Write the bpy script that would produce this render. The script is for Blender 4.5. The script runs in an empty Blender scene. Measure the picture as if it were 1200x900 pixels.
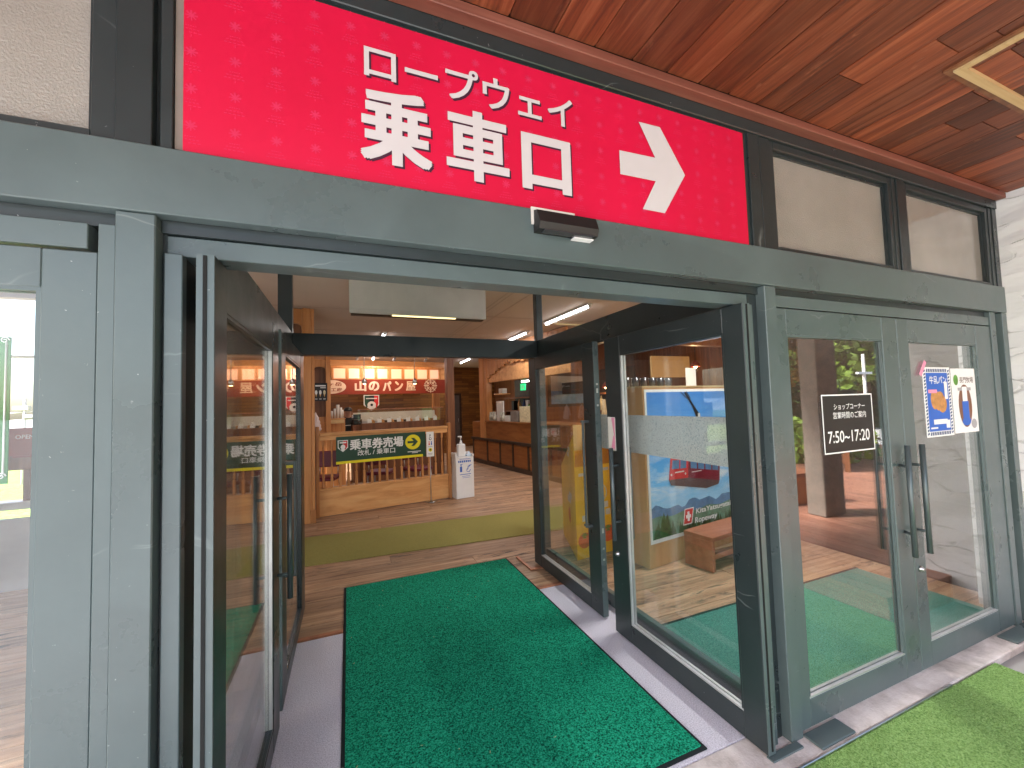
import bpy, bmesh, math, random
from mathutils import Vector, Matrix, Euler
random.seed(7)
R_ = math.radians
scene = bpy.context.scene
COL = scene.collection

# ------------------------------------------------------------------ camera
cam_d = bpy.data.cameras.new('camera')
cam = bpy.data.objects.new('camera', cam_d)
COL.objects.link(cam)
scene.camera = cam
cam_d.sensor_fit = 'HORIZONTAL'
cam_d.sensor_width = 36.0
cam_d.lens = 475.7 / 1200 * 36.0
cam_d.clip_start = 0.05
cam_d.clip_end = 3000
_r, _p, _y = -0.031123, 0.04822, 0.38505
_cy, _sy, _cp, _sp, _cr, _sr = math.cos(_y), math.sin(_y), math.cos(_p), math.sin(_p), math.cos(_r), math.sin(_r)
_f = Vector((_sy * _cp, _cy * _cp, _sp))
_ri = Vector((_cy, -_sy, 0))
_up = _ri.cross(_f)
_r2 = _ri * _cr + _up * _sr
_u2 = _up * _cr - _ri * _sr
cam.matrix_world = Matrix(((_r2.x, _u2.x, -_f.x, 0), (_r2.y, _u2.y, -_f.y, 0), (_r2.z, _u2.z, -_f.z, 1.6), (0, 0, 0, 1)))

# ------------------------------------------------------------------ world, sun, exposure
SUN_EL, SUN_AZ = R_(42), R_(250)          # azimuth clockwise from +Y
world = bpy.data.worlds.new('World')
scene.world = world
world.use_nodes = True
wn = world.node_tree.nodes
bg = wn['Background']
sky = wn.new('ShaderNodeTexSky')
sky.sky_type = 'NISHITA'
sky.sun_disc = False
sky.sun_elevation = SUN_EL
sky.sun_rotation = SUN_AZ
sky.air_density = 1.0
sky.dust_density = 3.0
sky.ozone_density = 1.0
world.node_tree.links.new(sky.outputs[0], bg.inputs[0])
bg.inputs[1].default_value = 0.15
sun_d = bpy.data.lights.new('sun', 'SUN')
sun_d.energy = 4.5
sun_d.angle = R_(10)
sun_d.color = (1.0, 0.95, 0.88)
sun = bpy.data.objects.new('sun', sun_d)
COL.objects.link(sun)
_sd = Vector((math.sin(SUN_AZ) * math.cos(SUN_EL), math.cos(SUN_AZ) * math.cos(SUN_EL), math.sin(SUN_EL)))
sun.rotation_euler = _sd.to_track_quat('Z', 'Y').to_euler()
scene.view_settings.view_transform = 'Standard'
scene.view_settings.look = 'None'
scene.view_settings.gamma = 1
scene.view_settings.exposure = 2.28
scene.cycles.max_bounces = 10
scene.cycles.transparent_max_bounces = 16
scene.cycles.glossy_bounces = 5
scene.cycles.sample_clamp_indirect = 8

# ------------------------------------------------------------------ materials
def newmat(name):
    m = bpy.data.materials.new(name)
    m.use_nodes = True
    nt = m.node_tree
    b = nt.nodes['Principled BSDF']
    return m, nt, b

def ramp(nt, fac, stops):
    r = nt.nodes.new('ShaderNodeValToRGB')
    e = r.color_ramp.elements
    while len(e) < len(stops):
        e.new(0.5)
    for i, (p, c) in enumerate(stops):
        e[i].position = p
        e[i].color = (*c, 1)
    nt.links.new(fac, r.inputs[0])
    return r.outputs[0]

def coords(nt, scale=(1, 1, 1), per_object=True):
    g = nt.nodes.new('ShaderNodeNewGeometry')
    out = g.outputs['Position']
    if per_object:
        oi = nt.nodes.new('ShaderNodeObjectInfo')
        mu = nt.nodes.new('ShaderNodeMath'); mu.operation = 'MULTIPLY'; mu.inputs[1].default_value = 37.0
        nt.links.new(oi.outputs['Random'], mu.inputs[0])
        ad = nt.nodes.new('ShaderNodeVectorMath'); ad.operation = 'ADD'
        nt.links.new(out, ad.inputs[0]); nt.links.new(mu.outputs[0], ad.inputs[1])
        out = ad.outputs[0]
    s = nt.nodes.new('ShaderNodeVectorMath'); s.operation = 'MULTIPLY'
    s.inputs[1].default_value = scale
    nt.links.new(out, s.inputs[0])
    return s.outputs[0]

def noise(nt, vec, scale=1.0, detail=4, rough=0.55, dist=0.0):
    n = nt.nodes.new('ShaderNodeTexNoise')
    n.inputs['Scale'].default_value = scale
    n.inputs['Detail'].default_value = detail
    n.inputs['Roughness'].default_value = rough
    n.inputs['Distortion'].default_value = dist
    nt.links.new(vec, n.inputs['Vector'])
    return n.outputs['Fac']

def bump(nt, b, h, strength=0.3, dist=0.01):
    n = nt.nodes.new('ShaderNodeBump')
    n.inputs['Strength'].default_value = strength
    n.inputs['Distance'].default_value = dist
    nt.links.new(h, n.inputs['Height'])
    nt.links.new(n.outputs[0], b.inputs['Normal'])

def mixc(nt, fac, a, c, mode='MIX'):
    m = nt.nodes.new('ShaderNodeMix'); m.data_type = 'RGBA'; m.blend_type = mode
    if isinstance(fac, float): m.inputs[0].default_value = fac
    else: nt.links.new(fac, m.inputs[0])
    for i, v in ((6, a), (7, c)):
        if isinstance(v, tuple): m.inputs[i].default_value = (*v, 1)
        else: nt.links.new(v, m.inputs[i])
    return m.outputs[2]

def plain(name, c, rough=0.5, spec=0.5, metal=0.0, var=0.12, scale=6.0, bmp=0.0, bscale=60.0):
    m, nt, b = newmat(name)
    v = coords(nt)
    n = noise(nt, v, scale, 5)
    lo = tuple(max(0, x * (1 - var)) for x in c); hi = tuple(min(1, x * (1 + var)) for x in c)
    nt.links.new(ramp(nt, n, [(0.3, lo), (0.7, hi)]), b.inputs['Base Color'])
    b.inputs['Roughness'].default_value = rough
    b.inputs['Specular IOR Level'].default_value = spec
    b.inputs['Metallic'].default_value = metal
    if bmp:
        bump(nt, b, noise(nt, v, bscale, 3), bmp, 0.004)
    return m

def wood(name, dark, mid, light, axis=0, rough=0.5, grain=1.0, blotch=0.35, bmp=0.25, var=0.5, spec=0.4):
    m, nt, b = newmat(name)
    sc = [22.0 * grain] * 3; sc[axis] = 1.3 * grain
    v = coords(nt, tuple(sc))
    n1 = noise(nt, v, 1.0, 6, 0.62, 0.6)
    sc2 = [5.0] * 3; sc2[axis] = 1.6
    n2 = noise(nt, coords(nt, tuple(sc2)), 1.0, 4, 0.6)
    c = ramp(nt, n1, [(0.28, dark), (0.5, mid), (0.72, light)])
    d2 = tuple(x * 0.45 for x in mid)
    f = ramp(nt, n2, [(0.55, (0, 0, 0)), (0.75, (blotch,) * 3)])
    c = mixc(nt, f, c, d2)
    oi = nt.nodes.new('ShaderNodeObjectInfo')
    k = ramp(nt, oi.outputs['Random'], [(0.0, (1 - var * 0.5,) * 3), (1.0, (1 + var * 0.35, 1 + var * 0.3, 1 + var * 0.25))])
    c = mixc(nt, 1.0, c, k, 'MULTIPLY')
    nt.links.new(c, b.inputs['Base Color'])
    b.inputs['Roughness'].default_value = rough
    b.inputs['Specular IOR Level'].default_value = spec
    bump(nt, b, n1, bmp, 0.004)
    return m

def speckle(name, c1, c2, c3, scale=260, bmp=0.8, rough=0.95, big=0.25):
    m, nt, b = newmat(name)
    v = coords(nt, per_object=False)
    n = noise(nt, v, scale, 2, 0.6)
    n2 = noise(nt, v, 2.2, 4, 0.6)
    c = ramp(nt, n, [(0.33, c1), (0.5, c2), (0.68, c3)])
    c = mixc(nt, ramp(nt, n2, [(0.4, (0, 0, 0)), (0.7, (big,) * 3)]), c, tuple(x * 0.6 for x in c2))
    nt.links.new(c, b.inputs['Base Color'])
    b.inputs['Roughness'].default_value = rough
    b.inputs['Specular IOR Level'].default_value = 0.15
    bump(nt, b, n, bmp, 0.006)
    return m

def emit(name, c, s):
    m, nt, b = newmat(name)
    b.inputs['Base Color'].default_value = (*c, 1)
    b.inputs['Emission Color'].default_value = (*c, 1)
    b.inputs['Emission Strength'].default_value = s
    n = noise(nt, coords(nt), 3.0, 2)
    nt.links.new(ramp(nt, n, [(0.0, tuple(x * .96 for x in c)), (1.0, c)]), b.inputs['Emission Color'])
    return m

def glassmat(name, tint=(0.965, 0.98, 0.975), ior=1.5, dirt=0.02):
    m = bpy.data.materials.new(name); m.use_nodes = True
    nt = m.node_tree
    for n in list(nt.nodes):
        if n.type != 'OUTPUT_MATERIAL': nt.nodes.remove(n)
    out = [n for n in nt.nodes if n.type == 'OUTPUT_MATERIAL'][0]
    tr = nt.nodes.new('ShaderNodeBsdfTransparent'); tr.inputs[0].default_value = (*tint, 1)
    gl = nt.nodes.new('ShaderNodeBsdfGlossy'); gl.inputs['Roughness'].default_value = 0.0
    gl.inputs[0].default_value = (1, 1, 1, 1)
    df = nt.nodes.new('ShaderNodeBsdfDiffuse'); df.inputs[0].default_value = (0.8, 0.8, 0.8, 1)
    fr = nt.nodes.new('ShaderNodeFresnel')
    ge = nt.nodes.new('ShaderNodeNewGeometry'); mr = nt.nodes.new('ShaderNodeMapRange')      # a thin pane reflects alike from both faces
    mr.inputs[3].default_value = ior; mr.inputs[4].default_value = 1.0 / ior
    nt.links.new(ge.outputs['Backfacing'], mr.inputs[0]); nt.links.new(mr.outputs[0], fr.inputs['IOR'])
    mx = nt.nodes.new('ShaderNodeMixShader'); m2 = nt.nodes.new('ShaderNodeMixShader')
    v = coords(nt, (3, 3, 0.8))
    r = ramp(nt, noise(nt, v, 1.5, 5, 0.65), [(0.45, (0, 0, 0)), (0.8, (dirt, dirt, dirt))])
    nt.links.new(r, m2.inputs[0]); nt.links.new(tr.outputs[0], m2.inputs[1]); nt.links.new(df.outputs[0], m2.inputs[2])
    nt.links.new(fr.outputs[0], mx.inputs[0]); nt.links.new(m2.outputs[0], mx.inputs[1]); nt.links.new(gl.outputs[0], mx.inputs[2])
    nt.links.new(mx.outputs[0], out.inputs[0])
    return m

M = {}
def paintmat(name, base, rough=0.38):
    m, nt, b = newmat(name)
    v = coords(nt)
    n = noise(nt, v, 3.0, 6, 0.6)
    n2 = noise(nt, v, 26.0, 5, 0.7, 0.8)
    c = ramp(nt, n, [(0.3, tuple(x * 0.88 for x in base)), (0.7, tuple(x * 1.12 for x in base))])
    # repainted patches with hard edges, hairline cracks and chips
    n5 = noise(nt, coords(nt, (0.7, 0.7, 1.6)), 1.0, 0, 0.3)
    pt = ramp(nt, n5, [(0.60, (0, 0, 0)), (0.61, (0.28,) * 3)])
    c = mixc(nt, pt, c, tuple(x * 0.72 for x in base))
    vo = nt.nodes.new('ShaderNodeTexVoronoi'); vo.feature = 'DISTANCE_TO_EDGE'; vo.inputs['Scale'].default_value = 1.0
    wv = nt.nodes.new('ShaderNodeMix'); wv.data_type = 'VECTOR'; wv.inputs[0].default_value = 0.12
    nz = nt.nodes.new('ShaderNodeTexNoise'); nz.inputs['Scale'].default_value = 9.0; nt.links.new(v, nz.inputs['Vector'])
    vv = coords(nt, (1.1, 1.1, 3.6)); nt.links.new(vv, wv.inputs[4]); nt.links.new(nz.outputs['Color'], wv.inputs[5]); nt.links.new(wv.outputs[1], vo.inputs['Vector'])
    crk = ramp(nt, vo.outputs['Distance'], [(0.0, (1, 1, 1)), (0.006, (0, 0, 0))])
    gate = ramp(nt, noise(nt, v, 2.3, 2), [(0.60, (0, 0, 0)), (0.66, (0.35,) * 3)])
    c = mixc(nt, mixc(nt, 1.0, crk, gate, 'MULTIPLY'), c, (0.3, 0.33, 0.33))
    n6 = noise(nt, v, 85.0, 2, 0.5)
    chips = mixc(nt, 1.0, ramp(nt, n6, [(0.735, (0, 0, 0)), (0.755, (0.7,) * 3)]), ramp(nt, n2, [(0.5, (0, 0, 0)), (0.62, (1, 1, 1))]), 'MULTIPLY')
    c = mixc(nt, chips, c, (0.45, 0.47, 0.46))
    nt.links.new(c, b.inputs['Base Color'])
    rr = ramp(nt, n, [(0.3, (rough - .07,) * 3), (0.7, (rough + .1,) * 3)])
    nt.links.new(rr, b.inputs['Roughness'])
    b.inputs['Specular IOR Level'].default_value = 0.5
    bump(nt, b, noise(nt, v, 7.0, 5), 0.16, 0.01)
    return m
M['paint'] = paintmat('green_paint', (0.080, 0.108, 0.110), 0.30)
M['paint_shaded'] = paintmat('dark_shaded_paint', (0.020, 0.028, 0.030), 0.32)  # same frame paint copied darker, vestibule shade put into the colour
M['seal'] = plain('black_seal', (0.012, 0.013, 0.013), 0.7, 0.2)
M['groove'] = plain('groove_dark', (0.02, 0.024, 0.024), 0.6, 0.2)
M['alu'] = plain('aluminium_bead', (0.55, 0.56, 0.56), 0.35, 0.5, 0.6)
M['steel'] = plain('brushed_steel', (0.5, 0.5, 0.5), 0.3, 0.5, 1.0)
M['handle'] = plain('handle_metal', (0.075, 0.095, 0.1), 0.32, 0.5, 0.3)
M['glass'] = glassmat('clear_glass', dirt=0.03)
M['reflective'] = glassmat('coated_glass', (0.96, 0.98, 0.97), 1.9, 0.02)
M['soffit'] = wood('soffit_wood', (0.06, 0.0145, 0.0075), (0.165, 0.042, 0.016), (0.26, 0.086, 0.040), 1, 0.48, 1.5, 0.6, 0.4, 1.05)
_nt = M['soffit'].node_tree; _b = _nt.nodes['Principled BSDF']; _src = _b.inputs['Base Color'].links[0].from_socket
_sc = ramp(_nt, noise(_nt, coords(_nt, (26, 7, 20)), 1.0, 5, 0.6, 0.6), [(0.60, (0, 0, 0)), (0.70, (0.32,) * 3)])
_gt = ramp(_nt, noise(_nt, coords(_nt, (2.5, 1.6, 2)), 1.0, 2), [(0.45, (0.1,) * 3), (0.62, (1, 1, 1))])
_nt.links.new(mixc(_nt, mixc(_nt, 1.0, _sc, _gt, 'MULTIPLY'), _src, (0.42, 0.19, 0.105)), _b.inputs['Base Color'])
M['trim'] = wood('trim_wood', (0.12, 0.036, 0.023), (0.175, 0.056, 0.037), (0.23, 0.086, 0.058), 0, 0.5, 0.7, 0.3, 0.3, 0.1)
M['palewood'] = wood('pale_wood', (0.5, 0.33, 0.15), (0.62, 0.44, 0.22), (0.7, 0.52, 0.28), 0, 0.5, 1.2, 0.05)
def floormat(name='weathered_floor'):
    m, nt, b = newmat(name)
    n1 = noise(nt, coords(nt, (1.1, 16, 16)), 1.0, 6, 0.65, 0.5)
    c = ramp(nt, n1, [(0.28, (0.24, 0.125, 0.075)), (0.5, (0.45, 0.275, 0.165)), (0.72, (0.60, 0.41, 0.26))])
    n2 = noise(nt, coords(nt, (2.6, 15, 15)), 1.0, 9, 0.74, 0.9)
    g = noise(nt, coords(nt, (0.8, 1.2, 1)), 1.0, 3)
    f = ramp(nt, n2, [(0.52, (0, 0, 0)), (0.60, (0.85,) * 3)])
    gg = ramp(nt, g, [(0.38, (0.25,) * 3), (0.6, (1, 1, 1))])
    c = mixc(nt, mixc(nt, 1.0, f, gg, 'MULTIPLY'), c, (0.055, 0.036, 0.027))
    oi = nt.nodes.new('ShaderNodeObjectInfo')
    c = mixc(nt, 1.0, c, ramp(nt, oi.outputs['Random'], [(0.0, (0.80,) * 3), (1.0, (1.15, 1.12, 1.08))]), 'MULTIPLY')
    nt.links.new(c, b.inputs['Base Color'])
    nt.links.new(ramp(nt, n1, [(0.3, (0.55,) * 3), (0.7, (0.4,) * 3)]), b.inputs['Roughness'])
    b.inputs['Specular IOR Level'].default_value = 0.4
    h = nt.nodes.new('ShaderNodeMath'); h.operation = 'SUBTRACT'; nt.links.new(n1, h.inputs[0]); nt.links.new(f, h.inputs[1])
    bump(nt, b, h.outputs[0], 0.35, 0.004)
    return m
M['floor'] = floormat()
M['deck'] = wood('deck_wood', (0.3, 0.12, 0.075), (0.43, 0.2, 0.14), (0.54, 0.29, 0.21), 1, 0.35, 0.7, 0.3, 0.3, 0.4)
M['copper'] = plain('copper_edging', (0.42, 0.17, 0.09), 0.4, 0.5, 0.3, 0.3, 14)
M['pine'] = wood('pine', (0.50, 0.22, 0.075), (0.66, 0.33, 0.125), (0.74, 0.42, 0.18), 0, 0.4, 0.5, 0.18, 0.08, 0.15)
M['pinev'] = wood('pine_upright', (0.36, 0.14, 0.045), (0.5, 0.22, 0.075), (0.58, 0.28, 0.11), 2, 0.4, 0.5, 0.15, 0.08, 0.2)
M['brownwood'] = wood('brown_wood', (0.10, 0.035, 0.016), (0.18, 0.07, 0.03), (0.26, 0.11, 0.05), 2, 0.45, 0.6, 0.2, 0.1, 0.2)
M['darkwood'] = wood('dark_wood', (0.02, 0.012, 0.009), (0.045, 0.025, 0.016), (0.07, 0.04, 0.026), 0, 0.45, 0.6, 0.2, 0.1, 0.2)
M['cabwood'] = wood('cabinet_wood', (0.19, 0.06, 0.014), (0.29, 0.105, 0.027), (0.36, 0.15, 0.042), 1, 0.4, 0.5, 0.1, 0.08, 0.25)
M['plywood'] = wood('plywood', (0.45, 0.22, 0.09), (0.55, 0.3, 0.13), (0.6, 0.36, 0.18), 2, 0.45, 0.35, 0.05, 0.05, 0.1)
M['bench'] = wood('bench_wood', (0.26, 0.085, 0.04), (0.36, 0.13, 0.065), (0.44, 0.18, 0.1), 0, 0.4, 0.5, 0.15, 0.08, 0.15)
M['mat'] = speckle('green_mat', (0.0, 0.03, 0.017), (0.004, 0.27, 0.145), (0.03, 0.47, 0.28), 130, 1.0, 0.95, 0.22)
M['mat_edge'] = plain('mat_rubber_edge', (0.015, 0.02, 0.022), 0.8, 0.2)
M['teal'] = speckle('teal_mat', (0.03, 0.13, 0.105), (0.07, 0.245, 0.20), (0.14, 0.35, 0.29), 170, 0.8, 0.95, 0.2)
M['carpet'] = speckle('lilac_carpet', (0.48, 0.45, 0.52), (0.68, 0.65, 0.73), (0.80, 0.78, 0.85), 170, 0.8, 0.95, 0.1)
M['olive'] = speckle('olive_runner', (0.17, 0.15, 0.035), (0.30, 0.27, 0.08), (0.40, 0.36, 0.13), 200, 0.6, 0.95, 0.15)
M['turf'] = speckle('turf', (0.10, 0.19, 0.045), (0.22, 0.38, 0.11), (0.34, 0.50, 0.19), 150, 1.0, 0.9, 0.2)
def concretemat():
    m, nt, b = newmat('worn_concrete'); v = coords(nt, per_object=False)
    n = noise(nt, v, 7.0, 8, 0.7); n2 = noise(nt, v, 2.6, 6, 0.65, 0.5); n3 = noise(nt, v, 90, 3)
    c = ramp(nt, n, [(0.3, (0.42, 0.36, 0.33)), (0.5, (0.62, 0.55, 0.52)), (0.7, (0.74, 0.68, 0.65))])
    c = mixc(nt, ramp(nt, n2, [(0.52, (0, 0, 0)), (0.66, (0.7,) * 3)]), c, (0.26, 0.215, 0.185))
    nt.links.new(c, b.inputs['Base Color']); b.inputs['Roughness'].default_value = 0.85
    h = nt.nodes.new('ShaderNodeMath'); nt.links.new(n, h.inputs[0]); nt.links.new(n3, h.inputs[1])
    bump(nt, b, h.outputs[0], 0.5, 0.006)
    return m
M['concrete'] = concretemat()
M['ground'] = speckle('outdoor_ground', (0.34, 0.34, 0.34), (0.42, 0.42, 0.42), (0.50, 0.50, 0.50), 3, 0.2, 0.95, 0.2)
M['paving'] = speckle('porch_paving', (0.42, 0.42, 0.43), (0.52, 0.52, 0.54), (0.60, 0.60, 0.62), 120, 0.3, 0.9, 0.2)
M['grass'] = speckle('grass', (0.12, 0.2, 0.03), (0.2, 0.3, 0.05), (0.28, 0.36, 0.08), 14, 0.6, 0.95, 0.3)
M['hill'] = speckle('hill_green', (0.03, 0.06, 0.015), (0.06, 0.11, 0.025), (0.1, 0.16, 0.04), 0.6, 0.2, 0.95, 0.4)
M['leaf'] = plain('leaf_green', (0.12, 0.19, 0.022), 0.55, 0.3, 0, 0.6, 0.9)
M['leaf_dark'] = plain('leaf_dark_green', (0.035, 0.085, 0.016), 0.55, 0.3, 0, 0.6, 0.9)
M['leaf_yellow'] = plain('leaf_orange', (0.30, 0.17, 0.03), 0.55, 0.3, 0, 0.5, 0.9)
M['bark'] = plain('bark', (0.09, 0.06, 0.04), 0.9, 0.1, 0, 0.3, 8)
M['ceiling'] = plain('interior_ceiling', (0.60, 0.52, 0.46), 0.8, 0.2, 0, 0.05, 1.2)
M['iwall'] = plain('interior_plaster', (0.42, 0.34, 0.28), 0.8, 0.2, 0, 0.08, 1.5)
M['white'] = plain('white_paint', (0.78, 0.78, 0.78), 0.45, 0.5, 0, 0.03)
M['offwhite'] = plain('offwhite', (0.66, 0.63, 0.58), 0.5, 0.4, 0, 0.05)
M['lettering'] = plain('white_vinyl', (0.52, 0.49, 0.505), 0.5, 0.3, 0, 0.02)
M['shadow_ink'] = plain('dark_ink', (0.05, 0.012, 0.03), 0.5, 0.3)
M['black'] = plain('black', (0.012, 0.012, 0.013), 0.45, 0.4)
M['red_star'] = plain('pale_red_ink', (0.55, 0.021, 0.078), 0.5, 0.3, 0, 0.03)
M['green_board'] = plain('green_board', (0.014, 0.055, 0.032), 0.45, 0.4, 0, 0.05)
M['yellow'] = plain('yellow_vinyl', (0.75, 0.66, 0.02), 0.5, 0.3, 0, 0.03)
M['red'] = plain('red_ink', (0.6, 0.03, 0.03), 0.5, 0.3, 0, 0.05)
M['blue'] = plain('blue_ink', (0.03, 0.12, 0.5), 0.5, 0.3, 0, 0.05)
M['navy'] = plain('navy_ink', (0.02, 0.05, 0.16), 0.5, 0.3, 0, 0.05)
M['pink'] = plain('pink_tape', (0.75, 0.28, 0.42), 0.5, 0.3, 0, 0.05)
M['maroon'] = plain('maroon_vinyl', (0.13, 0.008, 0.025), 0.4, 0.4, 0, 0.1)
M['bake_red'] = plain('bakery_board', (0.24, 0.03, 0.012), 0.45, 0.4, 0, 0.1)
M['cream'] = plain('cream_letter', (0.72, 0.55, 0.42), 0.5, 0.3, 0, 0.04)
M['bread'] = plain('bread', (0.5, 0.24, 0.08), 0.6, 0.3, 0, 0.35, 20)
M['skin'] = plain('skin', (0.5, 0.28, 0.2), 0.5, 0.4, 0, 0.05)
M['orange_card'] = plain('orange_card', (0.92, 0.52, 0.02), 0.4, 0.5, 0, 0.12, 3)
M['persimmon'] = plain('persimmon_ink', (0.7, 0.11, 0.02), 0.45, 0.4, 0, 0.25, 14)
M['leafprint'] = plain('leaf_ink', (0.1, 0.28, 0.04), 0.5, 0.3, 0, 0.3, 14)
M['card'] = plain('tan_card', (0.6, 0.36, 0.14), 0.6, 0.3, 0, 0.06)
M['beigebox'] = plain('beige_box', (0.62, 0.56, 0.36), 0.6, 0.3, 0, 0.25, 25)
M['jar'] = plain('jar_glass', (0.5, 0.48, 0.4), 0.15, 0.6, 0, 0.3, 18)
M['darkglass'] = plain('dark_glass', (0.03, 0.03, 0.035), 0.08, 0.6)
M['sand'] = plain('pillar_stucco', (0.22, 0.185, 0.16), 0.9, 0.15, 0, 0.15, 4, 0.5, 30)
M['orange_planter'] = plain('planter_wood', (0.5, 0.17, 0.05), 0.5, 0.4, 0, 0.15, 6)
M['banner_green'] = plain('banner_green', (0.03, 0.17, 0.055), 0.6, 0.3, 0, 0.08)
M['greypanel'] = plain('grey_panel', (0.36, 0.35, 0.36), 0.5, 0.4, 0, 0.1, 2)
M['tree_ink'] = plain('poster_tree', (0.035, 0.085, 0.02), 0.4, 0.4, 0, 0.6, 22)
M['mount_ink'] = plain('poster_mountain', (0.10, 0.22, 0.40), 0.4, 0.4, 0, 0.25, 8)
M['valley_ink'] = plain('poster_valley', (0.12, 0.24, 0.16), 0.4, 0.4, 0, 0.4, 12)
M['tube'] = emit('tube_light', (1.0, 0.95, 0.98), 4.0)
M['warm'] = emit('warm_bulb', (1.0, 0.62, 0.28), 8.0)
M['lattice_lit'] = emit('lit_paper', (1.0, 0.60, 0.42), 0.08)
M['exit_green'] = emit('exit_sign_green', (0.02, 0.6, 0.2), 0.35)
M['strip_yellow'] = emit('yellow_strip', (1.0, 0.82, 0.4), 0.45)

def red_sign():
    m, nt, b = newmat('red_sign')
    v = coords(nt)
    n = noise(nt, v, 2.0, 3); n2 = noise(nt, coords(nt, (6, 6, 90)), 1.0, 4)
    c = ramp(nt, n, [(0.3, (0.51, 0.003, 0.037)), (0.7, (0.56, 0.0035, 0.044))])
    nt.links.new(c, b.inputs['Base Color']); b.inputs['Roughness'].default_value = 0.45
    b.inputs['Specular IOR Level'].default_value = 0.35
    bump(nt, b, n2, 0.06, 0.003)
    return m
M['redsign'] = red_sign()

def stucco():
    m, nt, b = newmat('white_stucco')
    g = coords(nt, (2.6, 2.6, 7.0), False)
    n = nt.nodes.new('ShaderNodeTexNoise'); n.inputs['Scale'].default_value = 0.8; n.inputs['Detail'].default_value = 3
    nt.links.new(g, n.inputs['Vector'])
    mx = nt.nodes.new('ShaderNodeMix'); mx.data_type = 'VECTOR'
    mx.inputs[0].default_value = 0.55
    nt.links.new(g, mx.inputs[4]); nt.links.new(n.outputs['Color'], mx.inputs[5])
    vo = nt.nodes.new('ShaderNodeTexVoronoi'); vo.feature = 'DISTANCE_TO_EDGE'; vo.inputs['Scale'].default_value = 2.1
    nt.links.new(mx.outputs[1], vo.inputs['Vector'])
    v2 = nt.nodes.new('ShaderNodeTexVoronoi'); v2.inputs['Scale'].default_value = 2.1
    nt.links.new(mx.outputs[1], v2.inputs['Vector'])
    n3 = noise(nt, g, 1.2, 3)
    crack = ramp(nt, vo.outputs['Distance'], [(0.0, (1, 1, 1)), (0.035, (0, 0, 0))])
    gate = ramp(nt, n3, [(0.45, (0, 0, 0)), (0.55, (1, 1, 1))])
    f = mixc(nt, 1.0, crack, gate, 'MULTIPLY')
    c = mixc(nt, f, (0.68, 0.665, 0.67), (0.50, 0.485, 0.48))
    nt.links.new(c, b.inputs['Base Color'])
    b.inputs['Roughness'].default_value = 0.85; b.inputs['Specular IOR Level'].default_value = 0.2
    h = nt.nodes.new('ShaderNodeMath'); h.operation = 'MULTIPLY_ADD'
    h.inputs[1].default_value = -0.25; nt.links.new(f, h.inputs[0]); nt.links.new(v2.outputs['Distance'], h.inputs[2])
    bump(nt, b, h.outputs[0], 0.7, 0.04)
    return m
M['stucco'] = stucco()

def frosted(nm='frosted_glass', ro=0.12, bs=0.75):
    m, nt, b = newmat(nm)
    v = coords(nt)
    n = noise(nt, v, 2.0, 3)
    nt.links.new(ramp(nt, n, [(0.3, (0.22, 0.205, 0.183)), (0.7, (0.30, 0.28, 0.25))]), b.inputs['Base Color'])
    b.inputs['Roughness'].default_value = ro
    b.inputs['Specular IOR Level'].default_value = 0.8
    bump(nt, b, noise(nt, v, 150, 2), bs, 0.004)
    return m
M['frosted'] = frosted()
M['frosted_smooth'] = frosted('smooth_frosted_glass', 0.06, 0.06)

def dropfilm():
    m = bpy.data.materials.new('droplet_film'); m.use_nodes = True
    nt = m.node_tree; b = nt.nodes['Principled BSDF']
    v = coords(nt, (1, 1, 1), False)
    vo = nt.nodes.new('ShaderNodeTexVoronoi'); vo.inputs['Scale'].default_value = 60
    nt.links.new(v, vo.inputs['Vector'])
    n = noise(nt, v, 110, 3)
    c = ramp(nt, vo.outputs['Distance'], [(0.18, (0.8, 0.85, 0.85)), (0.28, (0.3, 0.36, 0.36)), (0.4, (0.58, 0.62, 0.62))])
    c = mixc(nt, ramp(nt, n, [(0.55, (0, 0, 0)), (0.65, (0.6,) * 3)]), c, (0.24, 0.3, 0.32))
    nt.links.new(c, b.inputs['Base Color']); b.inputs['Roughness'].default_value = 0.35
    b.inputs['Alpha'].default_value = 0.78
    bump(nt, b, vo.outputs['Distance'], 0.5, 0.003)
    return m
M['film'] = dropfilm()

def tilewood():
    m, nt, b = newmat('strip_wood_wall')
    br = nt.nodes.new('ShaderNodeTexBrick')
    g = nt.nodes.new('ShaderNodeTexCoord')
    mp = nt.nodes.new('ShaderNodeMapping'); mp.inputs['Rotation'].default_value = (math.pi / 2, 0, 0)
    nt.links.new(g.outputs['Object'], mp.inputs['Vector'])
    nt.links.new(mp.outputs[0], br.inputs['Vector'])
    br.inputs['Color1'].default_value = (0.13, 0.045, 0.012, 1); br.inputs['Color2'].default_value = (0.34, 0.15, 0.03, 1)
    br.inputs['Mortar'].default_value = (0.05, 0.02, 0.01, 1)
    br.inputs['Scale'].default_value = 1.0; br.inputs['Brick Width'].default_value = 0.55; br.inputs['Row Height'].default_value = 0.085
    br.inputs['Mortar Size'].default_value = 0.004
    n = noise(nt, coords(nt, (3, 3, 30)), 1, 4)
    c = mixc(nt, 0.35, br.outputs['Color'], ramp(nt, n, [(0.3, (0.10, 0.035, 0.01)), (0.7, (0.3, 0.12, 0.03))]))
    nt.links.new(c, b.inputs['Base Color']); b.inputs['Roughness'].default_value = 0.4
    bump(nt, b, br.outputs['Fac'], -0.3, 0.005)
    return m
M['tilewood'] = tilewood()

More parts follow.
